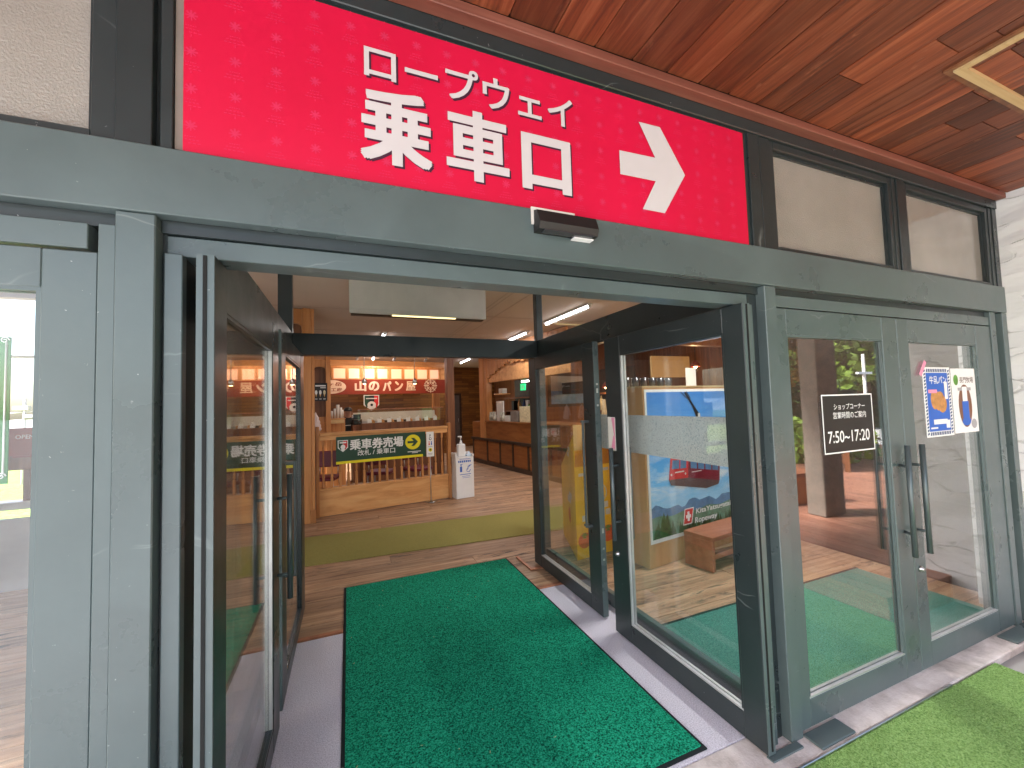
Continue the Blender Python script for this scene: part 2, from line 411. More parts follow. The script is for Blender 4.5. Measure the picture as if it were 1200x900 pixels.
def poster_sky():
    m, nt, b = newmat('poster_sky')
    g = nt.nodes.new('ShaderNodeTexCoord')
    s = nt.nodes.new('ShaderNodeSeparateXYZ'); nt.links.new(g.outputs['Object'], s.inputs[0])
    mr = nt.nodes.new('ShaderNodeMapRange'); mr.inputs[1].default_value = 0.3; mr.inputs[2].default_value = 1.7
    nt.links.new(s.outputs['Z'], mr.inputs[0])
    base = ramp(nt, mr.outputs[0], [(0.0, (0.38, 0.64, 0.84)), (0.35, (0.16, 0.50, 0.90)), (0.6, (0.07, 0.34, 0.80)), (1.0, (0.04, 0.20, 0.56))])
    mp = nt.nodes.new('ShaderNodeMapping'); mp.inputs['Scale'].default_value = (2.2, 1, 9.0); mp.inputs['Rotation'].default_value = (0, 0.12, 0)
    nt.links.new(g.outputs['Object'], mp.inputs['Vector'])
    n = noise(nt, mp.outputs[0], 1.1, 6, 0.6, 0.4)
    band = ramp(nt, mr.outputs[0], [(0.2, (0.15,) * 3), (0.31, (1, 1, 1)), (0.42, (0.6,) * 3), (0.6, (0.1,) * 3), (1.0, (0.04,) * 3)])
    cl = ramp(nt, n, [(0.40, (0, 0, 0)), (0.6, (1, 1, 1))])
    f = mixc(nt, 1.0, cl, band, 'MULTIPLY')
    c = mixc(nt, f, base, (0.82, 0.85, 0.88))
    nt.links.new(c, b.inputs['Base Color']); b.inputs['Roughness'].default_value = 0.35
    return m
M['poster_sky'] = poster_sky()

# ------------------------------------------------------------------ mesh builder
class MB:
    def __init__(s):
        s.bm = bmesh.new(); s.mats = []; s.cur = 0
    def mat(s, m):
        if m not in s.mats: s.mats.append(m)
        s.cur = s.mats.index(m); return s
    def _fin(s, faces):
        for f in faces: f.material_index = s.cur
    def box(s, x0, x1, y0, y1, z0, z1, bev=0.0):
        if x1 < x0: x0, x1 = x1, x0
        if y1 < y0: y0, y1 = y1, y0
        if z1 < z0: z0, z1 = z1, z0
        r = bmesh.ops.create_cube(s.bm, size=1.0)
        vs = r['verts']
        for v in vs:
            v.co = Vector(((x0 + x1) / 2 + v.co.x * (x1 - x0), (y0 + y1) / 2 + v.co.y * (y1 - y0), (z0 + z1) / 2 + v.co.z * (z1 - z0)))
        fs = list({f for v in vs for f in v.link_faces})
        if bev > 0:
            es = list({e for v in vs for e in v.link_edges})
            rb = bmesh.ops.bevel(s.bm, geom=es, offset=bev, segments=1, affect='EDGES', profile=0.5)
            fs = list(set(rb['faces']) | {f for f in fs if f.is_valid})
        s._fin(fs); return s
    def poly(s, pts, d=(0, 0, 0)):
        vs = [s.bm.verts.new(p) for p in pts]
        f = s.bm.faces.new(vs); fs = [f]
        d = Vector(d)
        if d.length > 0:
            r = bmesh.ops.extrude_face_region(s.bm, geom=[f])
            nv = [g for g in r['geom'] if isinstance(g, bmesh.types.BMVert)]
            for v in nv: v.co += d
            fs = list({x for v in nv for x in v.link_faces}) + [f]
        s._fin([x for x in fs if x.is_valid]); return s
    def tube(s, a, b, r0, r1=None, n=10, caps=True):
        a, b = Vector(a), Vector(b); r1 = r0 if r1 is None else r1
        q = (b - a).to_track_quat('Z', 'Y')
        ra = [s.bm.verts.new(a + q @ Vector((r0 * math.cos(t), r0 * math.sin(t), 0))) for t in [2 * math.pi * i / n for i in range(n)]]
        rb = [s.bm.verts.new(b + q @ Vector((r1 * math.cos(t), r1 * math.sin(t), 0))) for t in [2 * math.pi * i / n for i in range(n)]]
        fs = [s.bm.faces.new((ra[i], ra[(i + 1) % n], rb[(i + 1) % n], rb[i])) for i in range(n)]
        for f in fs: f.smooth = True
        if caps:
            fs += [s.bm.faces.new(ra[::-1]), s.bm.faces.new(rb)]
        s._fin(fs); return s
    def lathe(s, c, prof, n=10, smooth=True):
        c = Vector(c); rings = []
        for r, z in prof:
            rings.append([s.bm.verts.new(c + Vector((max(r, 1e-4) * math.cos(2 * math.pi * i / n), max(r, 1e-4) * math.sin(2 * math.pi * i / n), z))) for i in range(n)])
        fs = []
        for a, b in zip(rings, rings[1:]):
            for i in range(n):
                f = s.bm.faces.new((a[i], a[(i + 1) % n], b[(i + 1) % n], b[i])); f.smooth = smooth; fs.append(f)
        fs += [s.bm.faces.new(rings[0][::-1]), s.bm.faces.new(rings[-1])]
        s._fin(fs); return s
    def disc(s, c, rx, rz, n=24, y=0.0, th=0.0):
        pts = [(c[0] + rx * math.cos(2 * math.pi * i / n), y, c[1] + rz * math.sin(2 * math.pi * i / n)) for i in range(n)]
        return s.poly(pts, (0, th, 0) if th else (0, 0, 0))
    def build(s, name, m=None, parent=None):
        bmesh.ops.recalc_face_normals(s.bm, faces=s.bm.faces)
        me = bpy.data.meshes.new(name); s.bm.to_mesh(me); s.bm.free()
        for x in (s.mats if s.mats else [m]): me.materials.append(x)
        return link(name, me, parent)

def link(name, me, parent=None):
    o = bpy.data.objects.new(name, me); COL.objects.link(o)
    if parent is not None: o.parent = parent
    return o
def tag(o, label=None, cat=None, group=None, kind=None):
    if label: o['label'] = label
    if cat: o['category'] = cat
    if group: o['group'] = group
    if kind: o['kind'] = kind
    return o
def thing(name, label, cat, loc=(0, 0, 0), rz=0.0, group=None):
    o = bpy.data.objects.new(name, None); COL.objects.link(o)
    o.empty_display_size = 0.1
    o.location = loc; o.rotation_euler = (0, 0, rz)
    return tag(o, label, cat, group)
def bx(name, m, parent, x0, x1, y0, y1, z0, z1, bev=0.0):
    b = MB(); b.box(x0, x1, y0, y1, z0, z1, bev); return b.build(name, m, parent)
def copy_tree(o, parent=None):
    c = o.copy(); COL.objects.link(c)
    if parent is not None: c.parent = parent
    for ch in [x for x in bpy.data.objects if x.parent == o]:
        copy_tree(ch, c)
    return c

_fc = {}
def text_mesh(s, off):
    key = (s, off)
    if key in _fc: return _fc[key].copy()
    cu = bpy.data.curves.new('t', 'FONT'); cu.body = s; cu.size = 1.0; cu.offset = off; cu.resolution_u = 3
    o = bpy.data.objects.new('t', cu); COL.objects.link(o)
    dg = bpy.context.evaluated_depsgraph_get()
    me = bpy.data.meshes.new_from_object(o.evaluated_get(dg))
    bpy.data.objects.remove(o); bpy.data.curves.remove(cu)
    _fc[key] = me
    return me.copy()
def text(s, x0, x1, z0, z1, y, m, parent, off=0.0, name='lettering', shear=0.0, bold=0.0):
    me = text_mesh(s, off)
    if bold:                                        # heavier strokes: the same outline stacked a little apart
        r = bold; n = len(me.vertices); base = [v.co.copy() for v in me.vertices]; pol = [tuple(p.vertices) for p in me.polygons]
        xs = [v.x for v in base]; ys = [v.y for v in base]
        a0, a1, b0, b1 = min(xs), max(xs), min(ys), max(ys)
        vs = []; fs = []
        for q in range(9):
            dx, dz = r * (q % 3 - 1), r * 0.72 * (q // 3 - 1)
            i = len(vs)
            vs += [(x0 + r + dx + (v.x - a0) / (a1 - a0) * (x1 - x0 - 2 * r), y - 0.00008 * q, z0 + r * .72 + dz + (v.y - b0) / (b1 - b0) * (z1 - z0 - 1.44 * r)) for v in base]
            fs += [tuple(i + k for k in p) for p in pol]
        me = bpy.data.meshes.new(name); me.from_pydata(vs, [], fs); me.materials.append(m)
        return link(name, me, parent)
    xs = [v.co.x for v in me.vertices]; ys = [v.co.y for v in me.vertices]
    if not xs: return None
    a0, a1, b0, b1 = min(xs), max(xs), min(ys), max(ys)
    for v in me.vertices:
        z = z0 + (v.co.y - b0) / max(b1 - b0, 1e-6) * (z1 - z0)
        x = x0 + (v.co.x - a0) / max(a1 - a0, 1e-6) * (x1 - x0) + shear * (z - z0)
        v.co = Vector((x, y, z))
    me.materials.clear(); me.materials.append(m)
    return link(name, me, parent)

YF = 1.33
def at(v, Y):                   # an X or (z-1.6) measured on the facade plane, carried to depth Y
    return v * Y / YF
def zt(z, Y):
    return 1.6 + (z - 1.6) * Y / YF

# ================================================================== SETTING
# terrain to the horizon
b = MB(); b.poly([(-900, -900, -0.06), (900, -900, -0.06), (900, 900, -0.06), (-900, 900, -0.06)])
tag(b.build('ground', M['ground']), kind='structure')
b = MB(); b.box(1.62, 3.5, -3.0, 1.235, -0.05, -0.004)
tag(b.build('artificial_turf', M['turf']), kind='structure')
b = MB(); rd = random.Random(8); vs = []; fs = []
for k in range(9000):
    cx = rd.uniform(1.65, 3.5); cy = 1.235 - rd.random() ** 1.3 * 1.0; a = rd.uniform(0, 6.28); h = rd.uniform(.006, .013); w = .0016
    i = len(vs); dx, dy = math.cos(a) * w, math.sin(a) * w
    vs += [(cx - dx, cy - dy, -.004), (cx + dx, cy + dy, -.004), (cx + rd.uniform(-.008, .008), cy + rd.uniform(-.006, .006), -.004 + h)]; fs.append((i, i + 1, i + 2))
me_ = bpy.data.meshes.new('turf_blades'); me_.from_pydata(vs, [], fs); me_.materials.append(M['turf']); b.bm.free()
tag(link('turf_blades', me_), 'short green blades of the artificial turf by the threshold', 'turf', kind='stuff')
tag(bx('porch_paving', M['paving'], None, -6, 1.618, -3.0, 1.246, -0.05, -0.006), kind='structure')
tag(bx('grass_field', M['grass'], None, -40, -3, 9, 60, -0.058, -0.03), kind='structure')
tag(bx('threshold', M['concrete'], None, -4.5, 4.37, 1.247, 1.452, -0.05, -0.001, 0.006), kind='structure')
tag(bx('vestibule_carpet', M['carpet'], None, -0.50, 1.93, 1.454, 3.235, -0.05, 0.0), kind='structure')
# timber floor inside, plank by plank
fl = bx('interior_floor', M['floor'], None, -4.6, 9, 1.456, 17, -0.12, -0.055)
tag(fl, kind='structure')
plank_src = MB(); plank_src.box(-0.5, 0.5, -0.5, 0.5, -0.5, 0.5, 0.012); pm = plank_src.build('plank', M['floor'], fl)
plank_me = pm.data; bpy.data.objects.remove(pm)
def plank(parent, x0, x1, y0, y1, z0, z1, me=plank_me):
    o = link('plank', me, parent)
    o.location = ((x0 + x1) / 2, (y0 + y1) / 2, (z0 + z1) / 2); o.scale = (x1 - x0, y1 - y0, z1 - z0)
    return o
y = 1.456; row = 0
while y < 10.9:
    segs = []
    y2 = y + 0.2
    if y < 3.2:
        segs = [(-3.6, -2.1), (-2.1, -0.52), (1.95, 3.2), (3.2, 5.2)]
        if y2 > 3.2: y2 = 3.25
    else:
        st = -4.4 + (row % 3) * 0.8
        x = -4.4
        cuts = [x for x in (st + 2.4 * k for k in range(0, 6)) if -4.3 < x < 6.4]
        cuts = [-4.4] + cuts + [6.5]
        segs = list(zip(cuts, cuts[1:]))
    for a, c in segs:
        plank(fl, a + 0.002, c - 0.002, y + 0.002, y2 - 0.002, -0.05, 0.0 + random.uniform(-0.003, 0.0))
    y = y2; row += 1
tag(bx('far_floor', M['floor'], None, -3.0, 9, 10.92, 17, -0.05, -0.002), kind='structure')
tag(bx('floor_edging', M['copper'], None, -0.36, -0.05, 3.237, 3.275, -0.01, 0.012, 0.003), 'thin copper coloured edging strip left of the green mat', 'edging')
tag(bx('floor_edging', M['copper'], None, 1.5, 1.76, 3.237, 3.275, -0.01, 0.012, 0.003), 'thin copper coloured edging strip right of the green mat', 'edging')
b = MB(); b.box(1.60, 1.74, 3.62, 3.66, 0.001, 0.014, 0.003); b.box(1.60, 1.63, 3.66, 4.0, 0.001, 0.012, 0.003)
tag(b.build('threshold_strip', M['copper']), 'short brown threshold strip at the foot of the inner right door', 'edging')

# soffit planks (rise outward a little)
so = tag(bx('soffit', M['groove'], None, -4.4, 6.2, -1.25, 1.339, 3.03, 3.07), kind='structure')
soffit_src = MB(); soffit_src.box(-0.5, 0.5, -0.5, 0.5, -0.5, 0.5, 0.02); tmp = soffit_src.build('plank', M['soffit'], None)
soffit_me = tmp.data; bpy.data.objects.remove(tmp)
SLOPE = 0.004
def soffz(Y): return 2.990 + (1.285 - Y) * SLOPE
k = 0; x = 0.553 - 0.181 * 27
ang = math.atan(SLOPE)
while x < 5.9:
    cuts = [1.2845] + sorted([random.uniform(0.55, 1.05), random.uniform(-0.6, 0.2)], reverse=True) + [-1.25]
    for c1, c0 in zip(cuts, cuts[1:]):
        L = c1 - c0 - 0.004
        o = link('plank', soffit_me, so)
        ym = (c1 + c0) / 2
        o.location = (x + 0.0905, ym, soffz(ym) + 0.011 + random.uniform(0, 0.002))
        o.scale = (0.177, L / math.cos(ang), 0.02)
        o.rotation_euler = (-ang, 0, 0)
    x += 0.181
tr = MB(); tr.box(-4.4, 4.365, 1.286, 1.3385, 2.9555, 2.995, 0.003)
tag(tr.build('soffit_trim', M['trim']), 'reddish brown trim board running along the wall under the planked soffit', 'trim board')
# hatch frame on the soffit
hf = thing('ceiling_hatch', 'square hatch in the soffit framed with a pale yellow wooden strip', 'ceiling hatch', (2.43, 0.862, soffz(0.862) + .004), R_(0))
hf.rotation_euler = (-ang, 0, 0)
for nm, mm, a in (('outer_frame', M['brownwood'], (0.0, 0.022)), ('frame_strip', M['palewood'], (0.0225, 0.055))):
    b = MB()
    i0, i1 = a; W = 0.95; D = 0.95; zz = (-0.012, 0.0) if nm == 'outer_frame' else (-0.02, 0.0)
    b.box(i0, W - i0, -i1, -i0, *zz); b.box(i0, W - i0, -D + i0, -D + i1, *zz)
    b.box(i0, i1, -D + i1, -i1, *zz); b.box(W - i1, W - i0, -D + i1, -i1, *zz)
    b.build(nm, mm, hf)

# white stucco wall on the right
tag(bx('stucco_wall', M['stucco'], None, 4.37, 4.9, 0.70, 1.6, -0.05, 3.027), 'white trowelled stucco wall at the right end of the glass doors', 'wall')

# ================================================================== SHOPFRONT
FR = thing('shopfront_frame', 'dark green painted metal shopfront frame with a deep beam over the doors', 'shopfront')
P = M['paint']; PD = M['paint_shaded']
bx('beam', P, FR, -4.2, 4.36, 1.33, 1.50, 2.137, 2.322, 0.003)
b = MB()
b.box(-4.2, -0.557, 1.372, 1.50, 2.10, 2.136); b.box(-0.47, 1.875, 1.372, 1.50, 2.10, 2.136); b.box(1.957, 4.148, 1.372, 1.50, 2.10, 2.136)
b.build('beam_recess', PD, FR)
# head rails below the recess
bx('head_rail', P, FR, -0.463, 1.815, 1.385, 1.48, 2.042, 2.098, 0.002)
bx('head_rail', P, FR, 1.962, 4.148, 1.352, 1.46, 2.04, 2.098, 0.002)
bx('head_rail', P, FR, -4.2, -0.615, 1.352, 1.46, 2.032, 2.098, 0.002)
# posts
bx('post', P, FR, -0.556, -0.472, 1.338, 1.50, -0.002, 2.1355, 0.003)
bx('post', P, FR, 1.877, 1.957, 1.338, 1.50, -0.002, 2.1355, 0.003)
bx('post', P, FR, 4.152, 4.225, 1.345, 1.50, -0.002, 2.1355, 0.003)
bx('post', P, FR, 4.30, 4.366, 1.335, 1.50, -0.002, 2.1355, 0.003)
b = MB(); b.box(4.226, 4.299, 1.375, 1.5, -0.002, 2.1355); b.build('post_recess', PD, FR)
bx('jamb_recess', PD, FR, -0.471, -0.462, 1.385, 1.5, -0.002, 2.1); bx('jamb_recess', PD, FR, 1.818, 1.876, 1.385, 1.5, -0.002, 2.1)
bx('jamb', P, FR, -0.461, -0.420, 1.362, 1.395, -0.002, 2.0415, 0.002)
bx('jamb', P, FR, 1.772, 1.817, 1.362, 1.395, -0.002, 2.0415, 0.002)
bx('jamb_seal', M['groove'], FR, -0.455, -0.424, 1.396, 1.50, -0.002, 2.0415); bx('jamb_seal', M['groove'], FR, 1.776, 1.812, 1.396, 1.5, -0.002, 2.0415)
bx('jamb', P, FR, -0.592, -0.5565, 1.345, 1.40, -0.002, 2.098, 0.002)
# upper storey: head board, mullions, transom windows
bx('upper_fascia', M['groove'], FR, -4.2, 6.2, 1.34, 1.50, 2.9555, 3.12)
bx('top_rail', PD, FR, -4.2, 4.3655, 1.335, 1.50, 2.895, 2.955, 0.003)
for x0, x1, zz in ((-0.562, -0.484, 0), (-0.468, -0.440, 0.004), (1.83, 1.905, 0), (1.912, 1.985, 0.003), (3.065, 3.10, 0.006), (3.104, 3.19, 0), (4.26, 4.30, 0.005), (4.304, 4.366, 0)):
    bx('mullion', PD, FR, x0, x1, 1.342 + zz, 1.48, 2.3225, 2.8945, 0.002)
for x0, x1 in ((-0.4835, -0.4685), (1.9055, 1.9115), (3.1005, 3.1035), (4.3005, 4.3035)):
    bx('mullion_groove', M['groove'], FR, x0, x1, 1.37, 1.45, 2.323, 2.894)
def transom(x0, x1, st, label, fm='frosted'):
    f = MB(); z0, z1 = 2.3235, 2.894
    f.box(x0, x0 + st, 1.352, 1.44, z0, z1, 0.002); f.box(x1 - st, x1, 1.352, 1.44, z0, z1, 0.002)
    f.box(x0 + st, x1 - st, 1.352, 1.44, z0, z0 + 0.026, 0.002); f.box(x0 + st, x1 - st, 1.352, 1.44, z1 - 0.036, z1, 0.002)
    fo = f.build('transom_window', PD, FR); fo['label'] = label
    bx('frosted_pane', M[fm], fo, x0 + st, x1 - st, 1.385, 1.391, z0 + 0.026, z1 - 0.036)
    b = MB()
    b.box(x0 + st, x1 - st, 1.372, 1.384, z1 - 0.05, z1 - 0.037); b.box(x0 + st, x0 + st + .012, 1.372, 1.384, z0 + .027, z1 - .051); b.box(x1 - st - 0.012, x1 - st, 1.372, 1.384, z0 + 0.027, z1 - 0.051)
    b.build('glazing_bead', PD, fo)
transom(-1.75, -0.563, 0.052, 'frosted transom window above the left door')
transom(1.988, 3.064, 0.034, 'frosted transom window with a bright glint beside the red sign')
transom(3.1905, 4.2595, 0.036, 'frosted transom window next to the stucco wall', 'frosted_smooth')
transom(-2.95, -1.76, 0.052, 'frosted transom window at the far left')
# wall panel behind the sign
bx('sign_backing', M['groove'], FR, -0.4395, 1.8295, 1.375, 1.46, 2.323, 2.8945)
b = MB(); b.box(-0.4395, 1.8295, 1.352, 1.374, 2.884, 2.8945); b.box(1.80, 1.8295, 1.352, 1.374, 2.323, 2.8835); b.build('sign_frame', PD, FR)
bx('sign_frame', M['sand'], FR, -0.438, -0.4175, 1.356, 1.374, 2.323, 2.8835)
# bottom hinge plates, drain rail
for a_ in ((1.96, 2.20, 1.255, 1.345, 0.0, 0.012, 0.003), (3.86, 4.3, 1.255, 1.345, 0.0, 0.012, 0.003), (1.70, 1.90, 1.30, 1.336, 0.0, 0.008, 0.002)): bx('hinge_plate', M['paint'], FR, *a_)
dr = MB(); dr.box(1.70, 3.02, 1.236, 1.2455, -0.02, 0.006, 0.002)
tag(dr.build('drain_rail', M['steel']), 'rusty metal drain rail between the concrete threshold and the green turf', 'drain rail')

# ------------------------------------------------------------------ red ropeway sign
SG = thing('ropeway_sign', 'big red sign reading ロープウェイ 乗車口 with a white arrow pointing right', 'sign', (0, 1.345, 0))
bx('panel', M['redsign'], SG, -0.4165, 1.7985, 0.0, 0.012, 2.3255, 2.8835)
b = MB()
def star(b, cx, cz, r, y):
    for k in range(4):
        a = math.pi * k / 4 + 0.05; w = r * 0.17
        dx, dz = math.cos(a), math.sin(a)
        b.poly([(cx - dx * r - dz * w * .6, y - 0.00012 * k, cz - dz * r + dx * w * .6), (cx - dx * r + dz * w * .6, y - 0.00012 * k, cz - dz * r - dx * w * .6),
                (cx + dx * r + dz * w, y - 0.00012 * k, cz + dz * r - dx * w), (cx + dx * r - dz * w, y - 0.00012 * k, cz + dz * r + dx * w)])
for i in range(21):
    for j in range(5):
        cx = -0.399 + 0.105 * i; cz = 2.403 + 0.1075 * j
        if cz > 2.87: continue
        star(b, cx, cz, 0.0155, -0.0006)
        b.box(cx - .0012, cx + .0012, -0.0007, -0.0003, cz + 0.045, cz + 0.052)
        for q in range(3):
            w = (0.014, 0.022, 0.027)[q]
            n = 5
            for t in range(n):
                xx = cx - w + 2 * w * t / n
                if abs(xx) > 9 or xx < -0.415: continue
                b.box(xx, xx + 1.3 * w / n, -0.0006, -0.0003, cz - 0.032 - 0.0095 * q, cz - 0.0295 - 0.0095 * q)
b.build('snowflake_print', M['red_star'], SG)['kind'] = 'stuff'
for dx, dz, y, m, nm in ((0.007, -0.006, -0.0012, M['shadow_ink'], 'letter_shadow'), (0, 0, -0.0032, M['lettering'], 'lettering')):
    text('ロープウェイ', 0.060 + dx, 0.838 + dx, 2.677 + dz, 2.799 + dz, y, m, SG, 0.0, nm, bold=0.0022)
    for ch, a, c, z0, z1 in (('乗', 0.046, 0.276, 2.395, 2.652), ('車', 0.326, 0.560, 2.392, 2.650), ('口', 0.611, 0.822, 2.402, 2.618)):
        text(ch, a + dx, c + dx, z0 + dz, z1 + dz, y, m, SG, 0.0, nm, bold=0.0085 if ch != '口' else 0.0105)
b = MB(); y = -0.0032
b.poly([(1.058, y, 2.537), (1.058, y, 2.639), (1.246, y, 2.645), (1.166, y, 2.787), (1.281, y, 2.790), (1.412, y, 2.598), (1.285, y, 2.405), (1.166, y, 2.405), (1.243, y, 2.540)])
b.build('arrow', M['lettering'], SG)

# sensor under the sign
SE = thing('door_sensor', 'small black door sensor box on the beam below the red sign', 'sensor', (0.77, 1.33, 2.24))
b = MB(); b.poly([(-0.125, 0, -0.012), (-0.125, 0, 0.075), (-0.125, -0.035, 0.062), (-0.125, -0.055, 0.012), (-0.125, -0.045, -0.012)], (0.25, 0, 0)); b.build('housing', M['black'], SE)
bx('lens_strip', M['darkglass'], SE, -0.105, 0.105, -0.052, -0.02, -0.017, -0.013)
bx('mount_plate', M['offwhite'], SE, -0.135, 0.05, -0.006, -0.001, 0.02, 0.085)
bx('bracket', M['white'], SE, 0.03, 0.115, -0.03, -0.002, -0.022, -0.018)

# ================================================================== DOORS
def leaf_door(name, label, loc, rz, w, t, h, sl, sr, topz, botz, zb=0.012, mat=None, bright='b', gm=None, edge=False):
    mat = mat or P
    d = thing(name, label, 'door', loc, rz)
    bx('stile', mat, d, 0, sl, 0, t, zb, h, 0.003)
    bx('stile', mat, d, w - sr, w, 0, t, zb, h, 0.003)
    bx('rail', mat, d, sl, w - sr, 0.001, t - 0.001, topz, h, 0.002)
    bx('rail', mat, d, sl, w - sr, 0.001, t - 0.001, zb, botz, 0.002)
    bx('glass_pane', gm or M['glass'], d, sl - 0.004, w - sr + 0.004, t / 2 - 0.003, t / 2 + 0.003, botz - 0.004, topz + 0.004)
    q = 0.010
    def bead(m, parts):
        b = MB()
        for y0, y1 in ((0.004, t / 2 - 0.0035), (t / 2 + 0.0035, t - 0.004)):
            if 'b' in parts: b.box(sl, w - sr, y0, y1, botz, botz + q)
            if 't' in parts: b.box(sl, w - sr, y0, y1, topz - q, topz)
            if 'l' in parts: b.box(sl, sl + q, y0, y1, botz + q, topz - q)
            if 'r' in parts: b.box(w - sr - q, w - sr, y0, y1, botz + q, topz - q)
        b.build('glazing_bead', m, d)
    if edge: bx('lit_edge_strip', P, d, -0.0035, -0.0002, 0.0005, t - 0.0005, zb + .002, h - .002)  # leaf end in the lighter paint copy, daylight on it put into the colour
    for p_ in 'btlr': bead(M['alu'] if p_ in bright else mat, p_)
    return d
def bar_handle(d, x, yb, side, z0, z1, r=0.0135, xb=None):
    b = MB(); y = yb + side * 0.055
    b.tube((x, y, z0), (x, y, z1), r, r, 12)
    xb = x if xb is None else xb
    for z in (z0 + 0.12, z1 - 0.12):
        b.tube((x, y, z), (xb, yb, z), 0.008, 0.008, 8)
    return b.build('handle', M['handle'], d)
def u_handle(d, x, yb, side, z0, z1):
    b = MB(); y = yb + side * 0.05
    b.box(x - .008, x + .008, y - .008, y + .008, z0, z1, 0.003)
    for z in (z0 + 0.008, z1 - 0.008): b.box(x - .008, x + .05, min(y + .0085 * side * -1, yb), max(y - .0085 * side, yb), z - .008, z + .008)
    return b.build('handle', M['handle'], d)
D90 = math.pi / 2
# rz = 90 deg: local x runs inward (+Y), local y runs to -X
d1 = leaf_door('glass_door', 'left outer glass door swung open inward with a lit grey edge and bar handles', (-0.336, 1.325, 0), D90, 1.105, 0.042, 2.036, 0.125, 0.175, 1.900, 0.118, mat=PD, bright='r', edge=True, gm=M['reflective'])
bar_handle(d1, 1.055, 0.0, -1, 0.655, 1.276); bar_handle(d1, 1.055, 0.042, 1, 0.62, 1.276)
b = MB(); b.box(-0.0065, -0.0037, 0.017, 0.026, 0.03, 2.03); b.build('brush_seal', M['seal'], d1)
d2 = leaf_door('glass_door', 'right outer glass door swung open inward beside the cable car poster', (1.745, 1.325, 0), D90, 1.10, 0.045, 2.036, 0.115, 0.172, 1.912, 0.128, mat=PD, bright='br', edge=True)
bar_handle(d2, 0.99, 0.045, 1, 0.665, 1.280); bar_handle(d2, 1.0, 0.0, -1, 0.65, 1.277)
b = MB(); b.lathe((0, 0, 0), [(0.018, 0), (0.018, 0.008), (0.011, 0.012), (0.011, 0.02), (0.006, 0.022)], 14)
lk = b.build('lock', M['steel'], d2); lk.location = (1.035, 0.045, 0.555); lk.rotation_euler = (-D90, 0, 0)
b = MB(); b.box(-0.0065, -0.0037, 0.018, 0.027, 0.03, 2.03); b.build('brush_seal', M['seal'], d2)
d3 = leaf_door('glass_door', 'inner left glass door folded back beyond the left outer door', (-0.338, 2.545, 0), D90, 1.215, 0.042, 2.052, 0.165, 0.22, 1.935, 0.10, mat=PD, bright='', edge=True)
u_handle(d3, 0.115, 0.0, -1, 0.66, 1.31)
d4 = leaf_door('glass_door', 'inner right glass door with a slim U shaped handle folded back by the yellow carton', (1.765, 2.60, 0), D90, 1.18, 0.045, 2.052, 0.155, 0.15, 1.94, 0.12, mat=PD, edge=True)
u_handle(d4, 0.10, 0.045, 1, 0.642, 1.452)
b = MB()
for z in (0.42, 0.5, 0.62, 1.56, 1.66, 1.72): b.box(-0.0055, -0.0037, 0.014, 0.03, z, z + (0.035 if z in (0.62, 1.66) else 0.014))
b.build('latch_plate', M['steel'], d4)
d5 = leaf_door('glass_door', 'closed glass door left of the pair on the right carrying the opening hours notice', (1.962, 1.352, 0), 0, 1.043, 0.042, 2.034, 0.078, 0.148, 1.902, 0.138, gm=M['reflective'])
bar_handle(d5, 0.94, 0.0, -1, 0.682, 1.297, xb=0.97); bar_handle(d5, 0.97, 0.042, 1, 0.674, 1.289, xb=1.0)
d6 = leaf_door('glass_door', 'closed glass door with two small posters next to the stucco wall', (3.0095, 1.352, 0), 0, 1.138, 0.042, 2.034, 0.112, 0.205, 1.905, 0.145, gm=M['reflective'])
bar_handle(d6, 0.042, 0.0, -1, 0.680, 1.294); bar_handle(d6, 0.06, 0.042, 1, 0.68, 1.294)
b = MB(); b.lathe((0, 0, 0), [(0.017, 0), (0.017, 0.007), (0.010, 0.010), (0.010, 0.018), (0.005, 0.02)], 14)
lk = b.build('lock', M['steel'], d6); lk.location = (0.052, 0, 0.572); lk.rotation_euler = (D90, 0, 0)
d7 = leaf_door('glass_door', 'closed glass door at the left edge with a broad grey green stile', (-1.72, 1.352, 0), 0, 1.126, 0.042, 2.024, 0.1, 0.108, 1.925, 0.1, bright='')
# pink sticker
stk = tag(bx('sticker', M['offwhite'], None, 1.6975, 1.699, 2.33, 2.415, 1.255, 1.485), 'pink and white paper sticker on the edge of the right outer door', 'sticker')

b = MB(); b.poly([(1.697, 2.335, 1.30), (1.697, 2.37, 1.48), (1.697, 2.335, 1.48)]); b.poly([(1.6969, 2.34, 1.26), (1.6969, 2.38, 1.27), (1.6969, 2.355, 1.36), (1.6969, 2.335, 1.34)])
b.build('pink_print', M['pink'], stk)
# ------------------------------------------------------------------ vestibule inner frame
VF = thing('vestibule_frame', 'black inner frame of the entrance porch with lintel, side beams and glass', 'door frame')
K = PD
bx('lintel', K, VF, -0.43, 1.87, 3.86, 3.96, 2.07, 2.258, 0.003)
bx('side_beam', K, VF, 1.872, 1.95, 1.505, 3.958, 2.068, 2.262, 0.003)
bx('side_beam', K, VF, -0.51, -0.432, 1.505, 3.958, 2.022, 2.262, 0.003)
bx('mullion', K, VF, 1.875, 1.945, 3.87, 3.95, 2.2635, 3.06, 0.002)
bx('mullion', K, VF, -0.54, -0.432, 3.87, 3.95, 2.2635, 3.06, 0.002)
bx('transom_pane', M['glass'], VF, -0.43, 1.873, 3.905, 3.911, 2.26, 3.06)
bx('transom_pane', M['glass'], VF, 1.905, 1.911, 1.51, 3.868, 2.2635, 3.06)
bx('side_pane', M['glass'], VF, 1.905, 1.911, 1.51, 3.85, 0.1, 2.066)
bx('side_pane', M['glass'], VF, -0.475, -0.469, 1.51, 3.85, 0.1, 2.02)
bx('bottom_rail', P, VF, 1.885, 1.93, 1.505, 3.85, 0.0, 0.098, 0.003)
